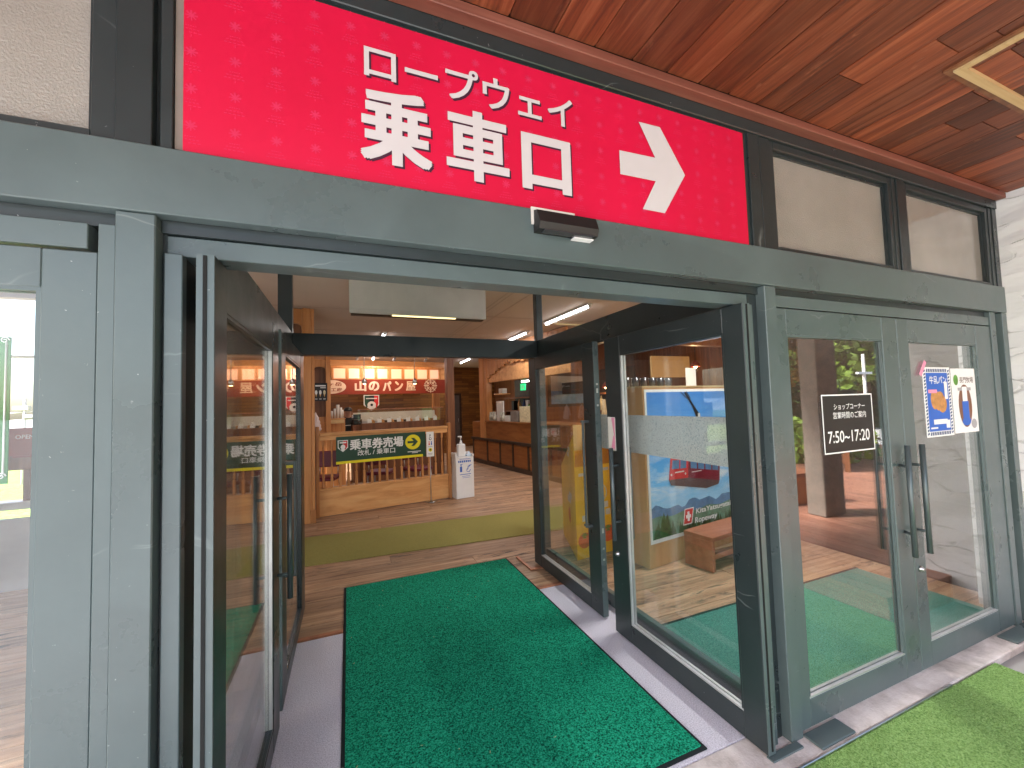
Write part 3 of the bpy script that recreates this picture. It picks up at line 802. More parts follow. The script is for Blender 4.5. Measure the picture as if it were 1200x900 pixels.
bx('bottom_rail', P, VF, -0.495, -0.45, 1.505, 3.85, 0.0, 0.098, 0.003)
bx('post', P, VF, 1.876, 1.944, 3.8505, 3.955, 0.0, 2.066, 0.003)
bx('post', P, VF, -0.508, -0.436, 3.8505, 3.955, 0.0, 2.02, 0.003)
b = MB(); n = 10
pts = [(1.5, 1.22), (1.5, 1.49), (2.87, 1.49), (2.87, 1.30)] + [(2.87 - 0.09 * (1 - math.cos(a)), 1.30 - 0.08 * math.sin(a)) for a in [math.pi / 2 * i / 6 for i in range(1, 7)]]
b.poly([(1.902, yy, z) for yy, z in pts], (0.001, 0, 0))
tag(b.build('window_film', M['film']), 'frosted safety film with a water droplet print on the right side glass', 'window film')

# ================================================================== FLOOR MATS
EM = thing('entrance_mat', 'large bright emerald green entrance mat with a dark rubber border', 'mat')
bx('pile', M['mat'], EM, -0.030, 1.483, 1.49, 3.995, 0.0015, 0.011)
b = MB(); b.box(-0.048, 1.50, 1.472, 4.012, 0.001, 0.0065); b.build('rubber_border', M['mat_edge'], EM)
b = MB(); rd = random.Random(5)
for k in range(46):
    cx, cy = rd.uniform(0, 1.45), rd.uniform(1.5, 3.9); a = rd.uniform(0, 3.1); l = rd.uniform(.003, .009)
    b.poly([(cx - l * math.cos(a), cy - l * math.sin(a), .0125), (cx + .002, cy - .002, .0125), (cx + l * math.cos(a), cy + l * math.sin(a), .014)])
b.build('debris', M['palewood'], EM)['kind'] = 'stuff'
RU = bx('floor_runner', M['olive'], None, -1.6, 3.6, -0.52, 0.52, 0.001, 0.006)
RU.location = (0.6, 5.2, 0); RU.rotation_euler = (0, 0, R_(-3)); tag(RU, 'olive green carpet runner across the plank floor behind the doors', 'carpet runner')
b = MB(); b.box(1.98, 4.28, 1.46, 2.34, 0.001, 0.008)
im = thing('floor_mat', 'teal green floor mat inside the closed doors on the right', 'mat')
b.build('pile', M['teal'], im); bx('rubber_border', M['mat_edge'], im, 1.97, 4.3, 2.3405, 2.365, 0.001, 0.006)

# ================================================================== NOTICE + POSTERS ON GLASS
NT = thing('notice', 'dark notice with white frame showing opening hours 7:50 to 17:20', 'notice', (0, 1.3665, 0))
X0, X1, Z0, Z1 = at(2.236, 1.366), at(2.668, 1.366), zt(1.291, 1.366), zt(1.595, 1.366)
bx('panel', M['black'], NT, X0, X1, 0.0, 0.002, Z0, Z1)
b = MB(); q = 0.007; y = -0.0008
b.box(X0, X1, y, -0.0001, Z1 - q, Z1); b.box(X0, X1, y, -0.0001, Z0, Z0 + q); b.box(X0, X0 + q, y, -0.0001, Z0 + q, Z1 - q); b.box(X1 - q, X1, y, -0.0001, Z0 + q, Z1 - q)
b.build('border', M['white'], NT)
w = X1 - X0
text('ショップコーナー', X0 + w * .22, X1 - w * .16, Z1 - .082, Z1 - .050, -0.001, M['white'], NT, 0.005)
text('営業時間のご案内', X0 + w * .20, X1 - w * .15, Z1 - .130, Z1 - .094, -0.001, M['white'], NT, 0.005)
text('7:50~17:20', X0 + w * .08, X1 - w * .10, Z0 + .055, Z0 + .118, -0.001, M['white'], NT, 0.008)

def small_poster(label, x0, x1, z0, z1):
    return thing('poster', label, 'poster', (0, 1.3665, 0)), at(x0, 1.366), at(x1, 1.366), zt(z0, 1.366), zt(z1, 1.366)
p, x0, x1, z0, z1 = small_poster('blue poster with bread and a striped border on the right glass door', 3.196, 3.510, 1.319, 1.742)
bx('sheet', M['white'], p, x0, x1, 0, 0.001, z0, z1)
bx('blue_field', M['blue'], p, x0 + .035, x1 - .035, -0.0006, -0.0001, z0 + .035, z1 - .035)
b = MB()
n = 20
for i in range(n):
    zz = z0 + .012 + (z1 - z0 - .024) * i / n; h = (z1 - z0) / n * .55
    for xa in (x0 + .01, x1 - .03): b.poly([(xa, -0.0006, zz), (xa + .02, -0.0006, zz + h * .6), (xa + .02, -0.0006, zz + h * 1.6), (xa, -0.0006, zz + h)])
n = 12
for i in range(n):
    xx = x0 + .04 + (x1 - x0 - .08) * i / n; h = (x1 - x0) / n * .5
    for za in (z0 + .01, z1 - .03): b.poly([(xx, -0.0006, za), (xx + h, -0.0006, za), (xx + h * 1.6, -0.0006, za + .02), (xx + h * .6, -0.0006, za + .02)])
b.build('striped_border', M['navy'], p)
text('牛乳パン', x0 + .07, x1 - .05, z1 - .105, z1 - .055, -0.0012, M['white'], p, 0.015)
bx('pink_caption', M['pink'], p, x0 + .05, x0 + .15, -0.0011, -0.0007, z1 - .162, z1 - .140)
b = MB(); cx, cz = (x0 + x1) / 2, (z0 + z1) / 2 - .015
b.mat(M['bread'])
for i_, (ax, az, rx, rz) in enumerate(((-.045, .03, .045, .062), (-.01, .02, .04, .06), (.04, .0, .055, .055), (.02, .035, .045, .045))):
    b.disc((cx + ax, cz + az), rx, rz, 18, -0.0009 - 0.00018 * i_)
b.mat(M['white']); b.box(cx - .075, cx + .085, -0.0022, -0.0018, cz - .125, cz - .095); b.box(x1 - .085, x1 - .05, -0.0022, -0.0018, cz + .03, cz + .14)
b.box(x1 - .09, x1 - .045, -0.0014, -0.0011, z0 + .05, z0 + .10); b.box(x0 + .05, x0 + .13, -0.0014, -0.0011, z0 + .05, z0 + .06)
b.build('picture', None, p)
p, x0, x1, z0, z1 = small_poster('white poster with a dark oval drink picture on the right glass door', 3.522, 3.822, 1.326, 1.735)
bx('sheet', M['white'], p, x0, x1, 0, 0.001, z0, z1)
text('長門牧場', x0 + .10, x1 - .03, z1 - .095, z1 - .055, -0.0008, M['sand'], p, 0.01)
b = MB(); cx, cz = (x0 + x1) / 2, (z0 + z1) / 2 - .035
b.mat(M['leafprint']); b.disc((x0 + .055, z1 - .075), .03, .035, 14, -0.0007)
b.mat(M['greypanel']); b.box(x0 + .07, x1 - .07, -0.0009, -0.0005, z1 - .145, z1 - .125)
b.mat(M['brownwood']); b.disc((cx, cz), .085, .14, 24, -0.0006)
b.mat(M['white']); b.box(cx - .03, cx + .03, -0.0012, -0.0008, cz + .03, cz + .125)
b.mat(M['blue']); b.box(cx - .04, cx + .04, -0.0013, -0.0008, cz - .10, cz + .03); b.disc((cx, cz - .1), .055, .03, 16, -0.0014)
b.mat(M['greypanel']); b.disc((x1 - .06, z0 + .055), .035, .032, 16, -0.0016)
b.build('picture', None, p)
tp = bx('tape', M['pink'], None, -.055, .055, 0, 0.001, -.014, .014)
tp.location = (at(3.195, 1.366), 1.3655 - 0.004, zt(1.735, 1.366)); tp.rotation_euler = (0, R_(-52), 0); tag(tp, 'strip of pink tape across the corner of the blue bread poster', 'tape')

# ================================================================== INTERIOR SHELL
A = R_(8.3); O = Vector((-0.43, 6.78, 0))
U = Vector((math.cos(A), math.sin(A), 0)); V = Vector((-math.sin(A), math.cos(A), 0))
def I(u, v, z=0.0): return O + U * u + V * v + Vector((0, 0, z))
CEIL = 3.075
b = MB(); b.box(-4.62, 9, 1.505, 6.3, CEIL, CEIL + 0.1); b.box(-3.0, 9, 6.3005, 17.0, CEIL, CEIL + 0.1)
ic = tag(b.build('interior_ceiling', M['ceiling']), kind='structure')
b = MB()
for Y in (4.6, 6.4, 8.2, 10.0): b.box(-4, 6, Y, Y + 0.012, CEIL - 0.004, CEIL - 0.0005)
for X in (1.98, 2.05, 2.3): b.box(X, X + 0.012, 4.7, 12, CEIL - 0.0055, CEIL - 0.0045)
b.build('ceiling_seam', M['iwall'], ic)
def wall(name, m, label, u0, u1, v0, v1, z0=-0.05, z1=CEIL + 0.05):
    w = bx(name, m, None, u0, u1, v0, v1, z0, z1)
    w.location = O; w.rotation_euler = (0, 0, A)
    return tag(w, label, 'wall')
wall('bakery_wall', M['tilewood'], 'brown strip wood wall behind the bakery counter', -2.6, 4.5, 6.3, 6.45, z1=2.80)
wall('upper_wall', M['pine'], 'warm lit upper wall above the bakery sign', -2.6, 4.5, 6.32, 6.47, z0=2.80)
wall('corridor_wall', M['tilewood'], 'wood strip wall at the end of the corridor', 4.2, 9.0, 7.9, 8.05)
wall('shop_back_wall', M['brownwood'], 'dark brown back wall of the gift shop', 7.2, 7.35, -6.5, 8.0)
wall('partition_wall', M['iwall'], 'plain plaster side wall left of the bakery', -2.75, -2.6, -0.2, 7.5)
tag(bx('added_dark_partition', M['darkwood'], None, 4.60, 4.66, 1.51, 3.2, 0.0, CEIL - .001), 'added dark partition blocking the bright interior behind the closed glass doors', 'partition')  # added to keep the view through the door glass dark
# far left wall with window, and outer left wall
LW = thing('window_wall', 'left interior wall with a large bright window', 'wall', (-3.2, 6.2, 0))
bx('panel', M['brownwood'], LW, -3.5, 1.3, 0, 0.12, 0, 0.45)
bx('panel', M['iwall'], LW, 0.35, 1.3, 0, 0.12, 0.451, CEIL)
bx('panel', M['iwall'], LW, -3.5, 0.349, 0, 0.12, 2.95, CEIL)
bx('sill', M['white'], LW, -3.5, 0.349, -0.06, 0.12, 0.62, 0.70, 0.004)
bx('window_rail', M['brownwood'], LW, -3.5, 0.349, -0.01, 0.11, 1.04, 1.20, 0.004)
bx('window_rail', M['white'], LW, -3.5, 0.349, 0.02, 0.08, 2.28, 2.31, 0.004)
bx('window_post', M['brownwood'], LW, -0.12, -0.06, 0.0, 0.1, 0.701, 1.039, 0.003)
bx('window_pane', M['glass'], LW, -3.5, 0.349, 0.05, 0.056, 1.201, 2.279)
OS = thing('open_sign', 'dark red wooden board lettered OPEN standing on the window rail', 'sign', (-3.27, 6.16, 1.18))
bx('board', M['bake_red'], OS, -0.16, 0.14, -0.012, 0.012, 0.02, 0.32); text('OPEN', -0.09, 0.06, 0.20, 0.245, -0.014, M['white'], OS, 0.01)
bx('foot', M['bake_red'], OS, -0.1, 0.08, -0.03, 0.03, 0.001, 0.02)
b = MB(); b.box(-4.4, -2.76, 5.36, 5.42, 0.0, 0.66)
tag(b.build('low_partition', M['greypanel']), 'low pale grey partition panel standing inside the left door', 'partition')
BN = thing('banner', 'green banner with a white scroll border hanging behind the left door glass', 'banner', (-0.80, 1.46, 0))
Yb = 1.46
zA, zB = zt(1.78, Yb), zt(1.34 - 0.08, Yb)
bx('cloth', M['banner_green'], BN, -0.7, at(-0.739, Yb) + 0.80, 0, 0.003, 1.6 - .145 * Yb / 1.0 * .78, 1.6 + .17 * Yb / 1.0 * .78 + 0.02)
bo = MB(); xe = at(-0.739, Yb) + 0.80 - 0.008
bo.tube((xe, -0.001, 1.46), (xe, -0.001, 1.80), 0.0022, 0.0022, 6)
for zc in (1.455, 1.805):
    for k in range(16):
        a0, a1 = k * .6, (k + 1) * .6; r0, r1 = .009 * (1 - k / 18), .009 * (1 - (k + 1) / 18)
        bo.tube((xe - .003 + r0 * math.cos(a0), -0.001, zc + r0 * math.sin(a0)), (xe - .003 + r1 * math.cos(a1), -0.001, zc + r1 * math.sin(a1)), .0016, .0016, 5)
bo.build('scroll_border', M['white'], BN)
tag(bx('side_wall', M['brownwood'], None, -4.6, -4.5, 1.5, 6.2, -0.05, CEIL), 'brown interior wall at the far left side', 'wall')

# potted plant in the strip left of the open door
PP = thing('potted_plant', 'potted plant with dark green leaves in a white pot behind the left side glass', 'potted plant', (-0.83, 2.35, 0))
b = MB(); b.lathe((0, 0, 0), [(0.09, 0.001), (0.12, 0.14), (0.13, 0.2), (0.115, 0.2), (0.11, 0.17)], 16); b.build('pot', M['white'], PP)
b = MB()
for k in range(70):
    a = random.uniform(0, 6.28); r = random.uniform(0.02, 0.17); z = random.uniform(0.18, 0.46)
    c = Vector((r * math.cos(a), r * math.sin(a), z)); t = Vector((math.cos(a), math.sin(a), random.uniform(-.5, .5))).normalized() * 0.05
    s = t.cross(Vector((0, 0, 1))).normalized() * 0.02
    b.poly([c - t, c + s, c + t, c - s])
b.build('leaves', M['leaf_dark'], PP)
b = MB()
for k in range(6): b.tube((0, 0, 0.16), (random.uniform(-.1, .1), random.uniform(-.1, .1), .4), .004, .002, 5)
b.build('stem', M['leaf_dark'], PP)

# ------------------------------------------------------------------ ceiling tubes
def tube_light(label, p0, p1, en=4.0):
    p0, p1 = Vector(p0), Vector(p1); c = (p0 + p1) / 2; L = (p1 - p0).length
    t = thing('tube_light', label, 'ceiling light', (c.x, c.y, CEIL), math.atan2(p1.y - p0.y, p1.x - p0.x), 'ceiling tube lights')
    bx('housing', M['white'], t, -L / 2 - .03, L / 2 + .03, -.045, .045, -.03, -.0015, 0.004)
    b = MB(); b.tube((-L / 2, 0, -.047), (L / 2, 0, -.047), .0165, .0165, 10); b.build('tube', M['tube'], t)
    bx('socket', M['white'], t, -L / 2 - .025, -L / 2 - .001, -.02, .02, -.065, -.0305); bx('socket', M['white'], t, L / 2 + .001, L / 2 + .025, -.02, .02, -.065, -.0305)
    ld = bpy.data.lights.new('tube_glow', 'AREA'); ld.shape = 'RECTANGLE'; ld.size = L; ld.size_y = 0.05; ld.energy = (11 if en is None else en) * L; ld.color = (1.0, 0.95, 0.93)
    lo = bpy.data.objects.new('tube_glow', ld); COL.objects.link(lo); lo.parent = t; lo.location = (0, 0, -0.08)
tube_light('nearest tube light seen through the transom glass at right', (3.363, 6.549, 0), (3.391, 5.177, 0))
tube_light('unseen added tube light brightening the poster from above', (3.395, 3.35, 0), (3.40, 2.15, 0), 15)  # extra lamp out of view, added to light the poster and carton
tube_light('short tube light beyond the nearest one on the right', (3.41, 8.49, 0), (3.40, 7.5, 0))
tube_light('tube light over the corridor right of the bakery sign', (3.567, 13.36, 0), (3.54, 12.12, 0))
tube_light('tube light over the bakery sign', (0.703, 12.67, 0), (0.69, 11.5, 0))
tube_light('small tube light seen just above the lintel in the middle', (0.68, 8.75, 0), (0.678, 8.2, 0))
# white hanging panel
HP = thing('hanging_panel', 'large white panel hanging from the ceiling behind the transom glass', 'panel', (0.76, 4.75, 0))
bx('board', M['offwhite'], HP, -0.735, 0.845, 0, 0.03, 2.655, CEIL - 0.002)
bx('bottom_trim', M['darkwood'], HP, -0.72, 0.82, 0.031, 0.12, 2.645, 2.665); bx('light_strip', M['strip_yellow'], HP, -0.28, 0.46, 0.002, 0.03, 2.642, 2.654)
b = MB()
for k in range(4): b.box(-0.70 + k * .09, -0.64 + k * .09, 0.031, 0.1, 2.666, 2.70)
b.build('vent_slot', M['offwhite'], HP)

# ================================================================== BIG WOOD POST (left of railing)
WP = thing('wood_post', 'tall pine post with a rounded bracket left of the railing', 'wood post', O, A)
bx('post', M['pinev'], WP, -0.21, -0.10, -0.30, -0.18, 0, CEIL - .01, 0.004)
bx('post', M['pinev'], WP, -0.098, -0.055, -0.285, -0.19, 0, CEIL - .01, 0.004)
bx('foot_block', M['pinev'], WP, -0.12, -0.05, -0.315, -0.302, 0, 0.19, 0.003)
b = MB()
pts = [(-0.40, CEIL - .02), (-0.212, CEIL - .02), (-0.212, 2.73)] + [(-0.306 + 0.094 * math.cos(a), 2.79 - 0.0 + 0.055 * math.sin(a)) for a in [math.pi * i / 8 for i in range(9)]][1:-1] + [(-0.40, 2.73)]
b.poly([(x, -0.27, z) for x, z in pts], (0, 0.06, 0)); b.build('bracket', M['pinev'], WP)
bx('panel', M['brownwood'], WP, -0.42, -0.212, -0.2, -0.17, 2.0, CEIL - .03)

# ================================================================== RAILING
RA = thing('wood_railing', 'pine railing with turned balusters in front of the bakery', 'railing', O, A)
bx('newel', M['pinev'], RA, -0.03, 0.018, -0.07, 0.0, 0, 1.345, 0.004)
bx('newel', M['pinev'], RA, 2.045, 2.10, -0.07, 0.0, 0, 1.30, 0.004)
bx('handrail', M['pine'], RA, 0.0185, 2.0445, -0.075, 0.01, 1.20, 1.25, 0.008)
bx('top_rail', M['pine'], RA, 0.0185, 2.0445, -0.055, -0.015, 1.135, 1.1985, 0.003)
bx('base_board', M['pine'], RA, 0.0185, 2.0445, -0.055, -0.015, 0.012, 0.385, 0.003)
bx('bottom_rail', M['pine'], RA, 0.0185, 2.0445, -0.068, -0.002, 0.386, 0.42, 0.005)
b = MB(); r = .017
b.box(-r, r, -r, r, 0.421, 0.63, 0.002)
b.lathe((0, 0, 0), [(.015, .631), (.009, .645), (.014, .66), (.016, .70), (.011, .76), (.009, .90), (.012, 1.0), (.0145, 1.02), (.009, 1.04), (.015, 1.049)], 8)
b.box(-r, r, -r, r, 1.05, 1.134, 0.002)
bal = b.build('baluster', M['pinev'], RA); bal.location = (0.075, -0.035, 0)
for k in range(1, 17):
    c = bal.copy(); COL.objects.link(c); c.parent = RA; c.location = (0.075 + 0.1168 * k, -0.035, 0)
# ticket banner on the railing
TB = thing('ticket_banner', 'dark green banner reading 乗車券売場 with a yellow arrow disc on the railing', 'banner', I(0, -0.1), A)
bx('cloth', M['green_board'], TB, 0.245, 1.637, 0, 0.006, 0.765, 1.176)
bx('yellow_band', M['yellow'], TB, 0.243, 1.584, -0.0015, -0.0003, 0.765, 0.805)
text('乗車券売場', 0.44, 1.262, 0.962, 1.128, -0.002, M['white'], TB, 0.0, bold=0.0055)
text('改札 / 乗車口', 0.552, 1.126, 0.868, 0.955, -0.002, M['white'], TB, 0.01)
b = MB(); b.mat(M['yellow']); b.disc((1.421, 1.018), .128, .122, 28, -0.0015)
b.mat(M['green_board']); y = -0.003
b.poly([(1.33, y, 1.000), (1.33, y, 1.036), (1.43, y, 1.036), (1.39, y, 1.085), (1.44, y, 1.085), (1.505, y, 1.018), (1.44, y, .951), (1.39, y, .951), (1.43, y, 1.0)])
b.build('arrow_disc', None, TB)
b = MB(); b.mat(M['white'])
def shield(b, x0, x1, z0, z1, y):
    w = x1 - x0; h = z1 - z0
    b.poly([(x0, y, z1), (x1, y, z1), (x1, y, z0 + h * .35), (x0 + w / 2, y, z0), (x0, y, z0 + h * .35)])
shield(b, 0.269, 0.415, 0.945, 1.123, -0.0012)
b.mat(M['green_board']); shield(b, 0.280, 0.340, 0.975, 1.112, -0.0018)
b.mat(M['red']); shield(b, 0.344, 0.404, 0.975, 1.112, -0.0019)
b.mat(M['white']); b.disc((0.342, 1.02), .034, .036, 12, -0.0026); b.box(.295, .39, -.0027, -.0022, 1.077, 1.095)
b.build('emblem', None, TB)
b = MB(); b.box(1.33, 1.55, -.0018, -.0008, 0.855, 0.866); b.box(1.40, 1.50, -.0018, -.0008, 0.835, 0.845); b.build('small_print', M['white'], TB)
PG = thing('pictogram_sign', 'narrow white sign with wheelchair and toilet symbols on a thin stand', 'sign', I(0, -0.11), A)
bx('panel', M['white'], PG, 1.648, 1.778, 0, 0.008, 0.752, 1.168)
b = MB(); b.mat(M['black']); b.disc((1.712, 1.112), .011, .012, 10, -.0012); b.box(1.704, 1.711, -.0016, -.0006, 1.06, 1.1); b.disc((1.715, 1.05), .024, .024, 14, -.0011)
b.mat(M['white']); b.disc((1.717, 1.052), .016, .016, 12, -.0021)
b.mat(M['red']); b.disc((1.694, 1.0), .01, .011, 8, -.0011); b.poly([(1.68, -.0011, .945), (1.708, -.0011, .945), (1.699, -.0011, .987), (1.689, -.0011, .987)])
b.mat(M['blue']); b.disc((1.734, 1.0), .01, .011, 8, -.0012); b.box(1.724, 1.744, -.0016, -.0006, .945, .987)
b.mat(M['yellow']); b.disc((1.713, .865), .033, .033, 16, -.0012)
b.mat(M['black']); b.poly([(1.695, -.0022, .858), (1.695, -.0022, .872), (1.712, -.0022, .872), (1.712, -.0022, .885), (1.733, -.0022, .865), (1.712, -.0022, .845), (1.712, -.0022, .858)])
b.mat(M['greypanel']); b.box(1.675, 1.75, -.0016, -.0006, .915, .923); b.box(1.675, 1.75, -.0016, -.0006, .80, .808); b.box(1.68, 1.745, -.0016, -.0006, .785, .791)
b.build('symbols', None, PG)
b = MB(); b.tube((1.712, .012, .01), (1.712, .012, .752), .008, .008, 8); b.lathe((1.712, .012, 0.001), [(.09, 0), (.09, .008), (.02, .012)], 14); b.build('stand', M['steel'], PG)

# sanitizer stand
SS = thing('sanitizer_stand', 'white cardboard stand with blue hand sanitizing print beside the railing', 'stand', I(2.29, -0.12), A)
bx('body', M['white'], SS, -0.165, 0.165, -0.10, 0.10, 0, 0.70, 0.003)
b = MB(); b.box(-0.17, -0.15, -0.105, 0.1, .701, .775); b.box(0.15, 0.17, -0.105, 0.1, .701, .745); b.box(-.149, .149, .085, .1, .701, .77); b.build('tray_rim', M['white'], SS)
b = MB(); y = -0.1012
b.box(-.095, -.055, y, y + .0008, .45, .54); b.box(-.082, -.066, y, y + .0008, .542, .575); b.box(-.088, -.045, y, y + .0008, .576, .584)
for k in range(7): b.box(-.125 + k * .035, -.1 + k * .035, y, y + .0008, .61, .645)
b.box(-.1, .11, y, y + .0008, .665, .672)
for dx, dz in ((0.02, .47), (.035, .5), (.05, .53), (.075, .535)): b.tube((dx, y, dz), (dx + .045, y, dz + .03), .005, .005, 6)
b.tube((.03, y, .455), (.075, y, .44), .005, .005, 6); b.tube((.075, y, .44), (.105, y, .48), .005, .005, 6)
b.box(-.1, .11, y, y + .0008, .40, .41); b.box(-.06, .09, y, y + .0008, .37, .376); b.box(-.05, .1, y, y + .0008, .345, .35)
b.build('print', M['blue'], SS)
SB = thing('sanitizer_bottle', 'clear white pump bottle of hand sanitizer on the white stand', 'bottle', I(2.27, -0.12, 0.7015), A)
b = MB(); b.box(-.075, .065, -.045, .045, 0, .22, .015); b.lathe((-.005, 0, .2201), [(.03, 0), (.025, .025)], 12); b.build('body', M['white'], SB)
b = MB(); b.lathe((-.005, 0, .2455), [(.02, 0), (.02, .03), (.008, .035), (.008, .075), (.016, .078), (.016, .095)], 10); b.box(-.06, .012, -.01, .01, .342, .36); b.build('pump', M['white'], SB)
CL = thing('folded_cloth', 'pale blue folded cloth lying on the white sanitizer stand', 'cloth', I(2.40, -0.12, 0.7015), A)
b = MB(); b.poly([(-.05, -.05, .001), (.06, -.05, .001), (.06, .05, .001), (-.05, .05, .001)], (0, 0, .03)); b.poly([(-.03, -.04, .0312), (.04, -.035, .0312), (.02, .02, .09)]); b.poly([(.04, -.035, .0312), (.03, .04, .0312), (.02, .02, .09)]); b.poly([(-.03, -.04, .0312), (.02, .02, .09), (.03, .04, .0312)])
b.build('folds', plain('pale_blue_cloth', (.5, .6, .72), .9), CL)

# chairs behind the railing
def stool(label, u, v, rot):
    s = thing('chair', label, 'chair', I(u, v), A + rot, 'maroon chairs behind the railing')
    bx('seat', M['maroon'], s, -.21, .21, -.2, .2, .42, .48, .015); bx('backrest', M['maroon'], s, -.2, .2, .19, .23, .6, .88, .015)
    for sx in (-1, 1):
        for sy in (-1, 1):
            b = MB(); b.tube((sx * .17, sy * .17, .425), (sx * .2, sy * .2, .005), .011, .011, 8); b.build('leg', M['steel'], s)
        b = MB(); b.tube((sx * .15, .19, .46), (sx * .15, .215, .65), .01, .01, 8); b.build('back_support', M['steel'], s)
    return s
stool('maroon chair at the right end behind the railing', 1.75, 0.75, 0.3)
stool('maroon chair behind the middle of the railing', 1.1, 0.8, 2.6)
stool('maroon chair at the left end behind the railing', 0.18, 0.8, -0.4)
# soft serve model
SC = thing('ice_cream_model', 'tall pink and white soft serve cone model by the wood post', 'model', I(-0.01, 0.16), A)
b = MB(); b.lathe((0, 0, 0), [(.09, 0.001), (.09, .02), (.012, .03), (.012, .92), (.03, .94)], 12); b.build('stand', M['steel'], SC)
b = MB(); b.lathe((0, 0, .9405), [(.02, 0), (.055, .30), (.06, .33)], 14); b.build('cone', M['card'], SC)
b = MB(); b.lathe((0, 0, 1.2706), [(.07, 0), (.085, .03), (.07, .06), (.075, .08), (.06, .12), (.065, .14), (.045, .18), (.048, .2), (.02, .25), (.005, .29)], 14); b.build('swirl', plain('soft_cream', (.8, .68, .68), .4), SC)

# ================================================================== BAKERY
def in_thing(name, label, cat, group=None): return thing(name, label, cat, O, A, group)
BL = in_thing('bakery_lattice', 'row of eight lit paper squares in a wooden lattice above the bakery sign', 'lattice')
bx('backing', M['pine'], BL, 0.3, 4.15, 5.53, 5.56, 2.42, 2.82)
for k in range(8):
    x0 = 0.874 + k * 0.3985; bx('lit_square', M['lattice_lit'], BL, x0, x0 + 0.30 - (0.02 if k % 2 else 0), 5.515, 5.528, 2.46, 2.74)
bx('top_bar', M['pinev'], BL, 0.3, 4.15, 5.50, 5.529, 2.76, 2.82, .003)
for k in range(9): bx('upright', M['pinev'], BL, 0.805 + k * 0.3985, 0.845 + k * .3985, 5.51, 5.529, 2.441, 2.759, .002)
BS = in_thing('bakery_sign', 'long red brown bakery sign board reading 山のパン屋 with a white oval and a snow wheel', 'sign')
bx('board', M['bake_red'], BS, 0.25, 4.14, 5.47, 5.50, 2.0, 2.43, .004)
for ch, x0, x1 in (('山', 1.418, 1.735), ('の', 1.80, 2.10), ('パ', 2.20, 2.45), ('ン', 2.55, 2.80), ('屋', 2.885, 3.185)):
    text(ch, x0, x1, 2.09, 2.375, 5.465, M['cream'], BS, 0.0, bold=0.008 if ch == '屋' else .013)
b = MB(); b.disc((0.78, 2.22), .41, .195, 30, 5.467); b.build('oval', M['cream'], BS)
text('八ヶ岳', 0.5, 1.08, 2.24, 2.35, 5.464, M['bake_red'], BS, 0.02); text('パン工房', 0.5, 1.08, 2.09, 2.19, 5.464, M['bake_red'], BS, 0.02)
b = MB(); c = (3.66, 2.24)
for k in range(8):
    a = math.pi * k / 8 * 2; dx, dz = math.cos(a), math.sin(a)
    b.poly([(c[0] + dx * .05 - dz * .016, 5.466, c[1] + dz * .05 + dx * .016), (c[0] + dx * .05 + dz * .016, 5.466, c[1] + dz * .05 - dx * .016), (c[0] + dx * .215 + dz * .016, 5.466, c[1] + dz * .215 - dx * .016), (c[0] + dx * .215 - dz * .016, 5.466, c[1] + dz * .215 + dx * .016)])
    a2 = a + math.pi / 8; 
    for rr in (.10, .165):
        p1 = (c[0] + rr * math.cos(a), c[1] + rr * math.sin(a)); p2 = (c[0] + (rr + .03) * math.cos(a2), c[1] + (rr + .03) * math.sin(a2)); p3 = (c[0] + rr * math.cos(a + math.pi / 4), c[1] + rr * math.sin(a + math.pi / 4))
        for q0, q1 in ((p1, p2), (p2, p3)): b.tube((q0[0], 5.4655, q0[1]), (q1[0], 5.4655, q1[1]), .012, .012, 5)
b.build('snow_wheel', M['cream'], BS)
# posts of the bakery front
bp = in_thing('bakery_post', 'pine bakery post right of the ice cream menu', 'wood post'); bx('post', M['pinev'], bp, 0.345, 0.435, 2.25, 2.36, 0, CEIL - .01, .004)
b = MB(); pts = [(0.12, 2.62), (0.344, 2.62), (0.344, 2.40)] + [(0.235 + .11 * math.cos(a), 2.42 + .05 * math.sin(a)) for a in [math.pi - math.pi * i / 8 for i in range(9)]][::-1][1:-1] + [(0.12, 2.40)]
b.poly([(x, 2.27, z) for x, z in pts], (0, .06, 0)); b.build('bracket', M['pinev'], bp)
bx('panel', M['brownwood'], bp, 0.1, 0.344, 2.34, 2.37, 1.45, 2.6); bx('panel', M['pinev'], bp, 0.1, 0.344, 2.33, 2.37, 0.0, 1.45)
bp2 = in_thing('bakery_post', 'square brown post at the right end of the bakery', 'wood post'); bx('post', M['brownwood'], bp2, 2.95, 3.125, 2.22, 2.38, 0, CEIL - .01, .004)
bp3 = in_thing('bakery_post', 'short pine post at the right end of the bread case', 'wood post'); bx('post', M['pinev'], bp3, 3.55, 3.75, 4.9, 5.05, 0, 1.98, .004)
# menu board with cones
MN = in_thing('menu_board', 'black ice cream menu board with three cones left of the bakery', 'menu board')
bx('board', M['black'], MN, 0.11, 0.368, 2.215, 2.24, 1.775, 2.135)
b = MB()
for k in range(3):
    cx = 0.165 + k * .075
    b.mat(M['card']); b.poly([(cx - .018, 2.212, 1.92), (cx + .018, 2.212, 1.92), (cx, 2.212, 1.845)]); b.mat(M['white'] if k < 2 else M['beigebox']); b.disc((cx, 1.945), .023, .045, 12, 2.2115)
    b.mat(M['greypanel']); b.box(cx - .022, cx + .022, 2.211, 2.213, 1.8, 1.825)
b.mat(M['white']); b.box(.15, .34, 2.211, 2.213, 2.065, 2.09); b.box(.24, .34, 2.211, 2.213, 2.03, 2.045)
b.build('cones_print', None, MN)
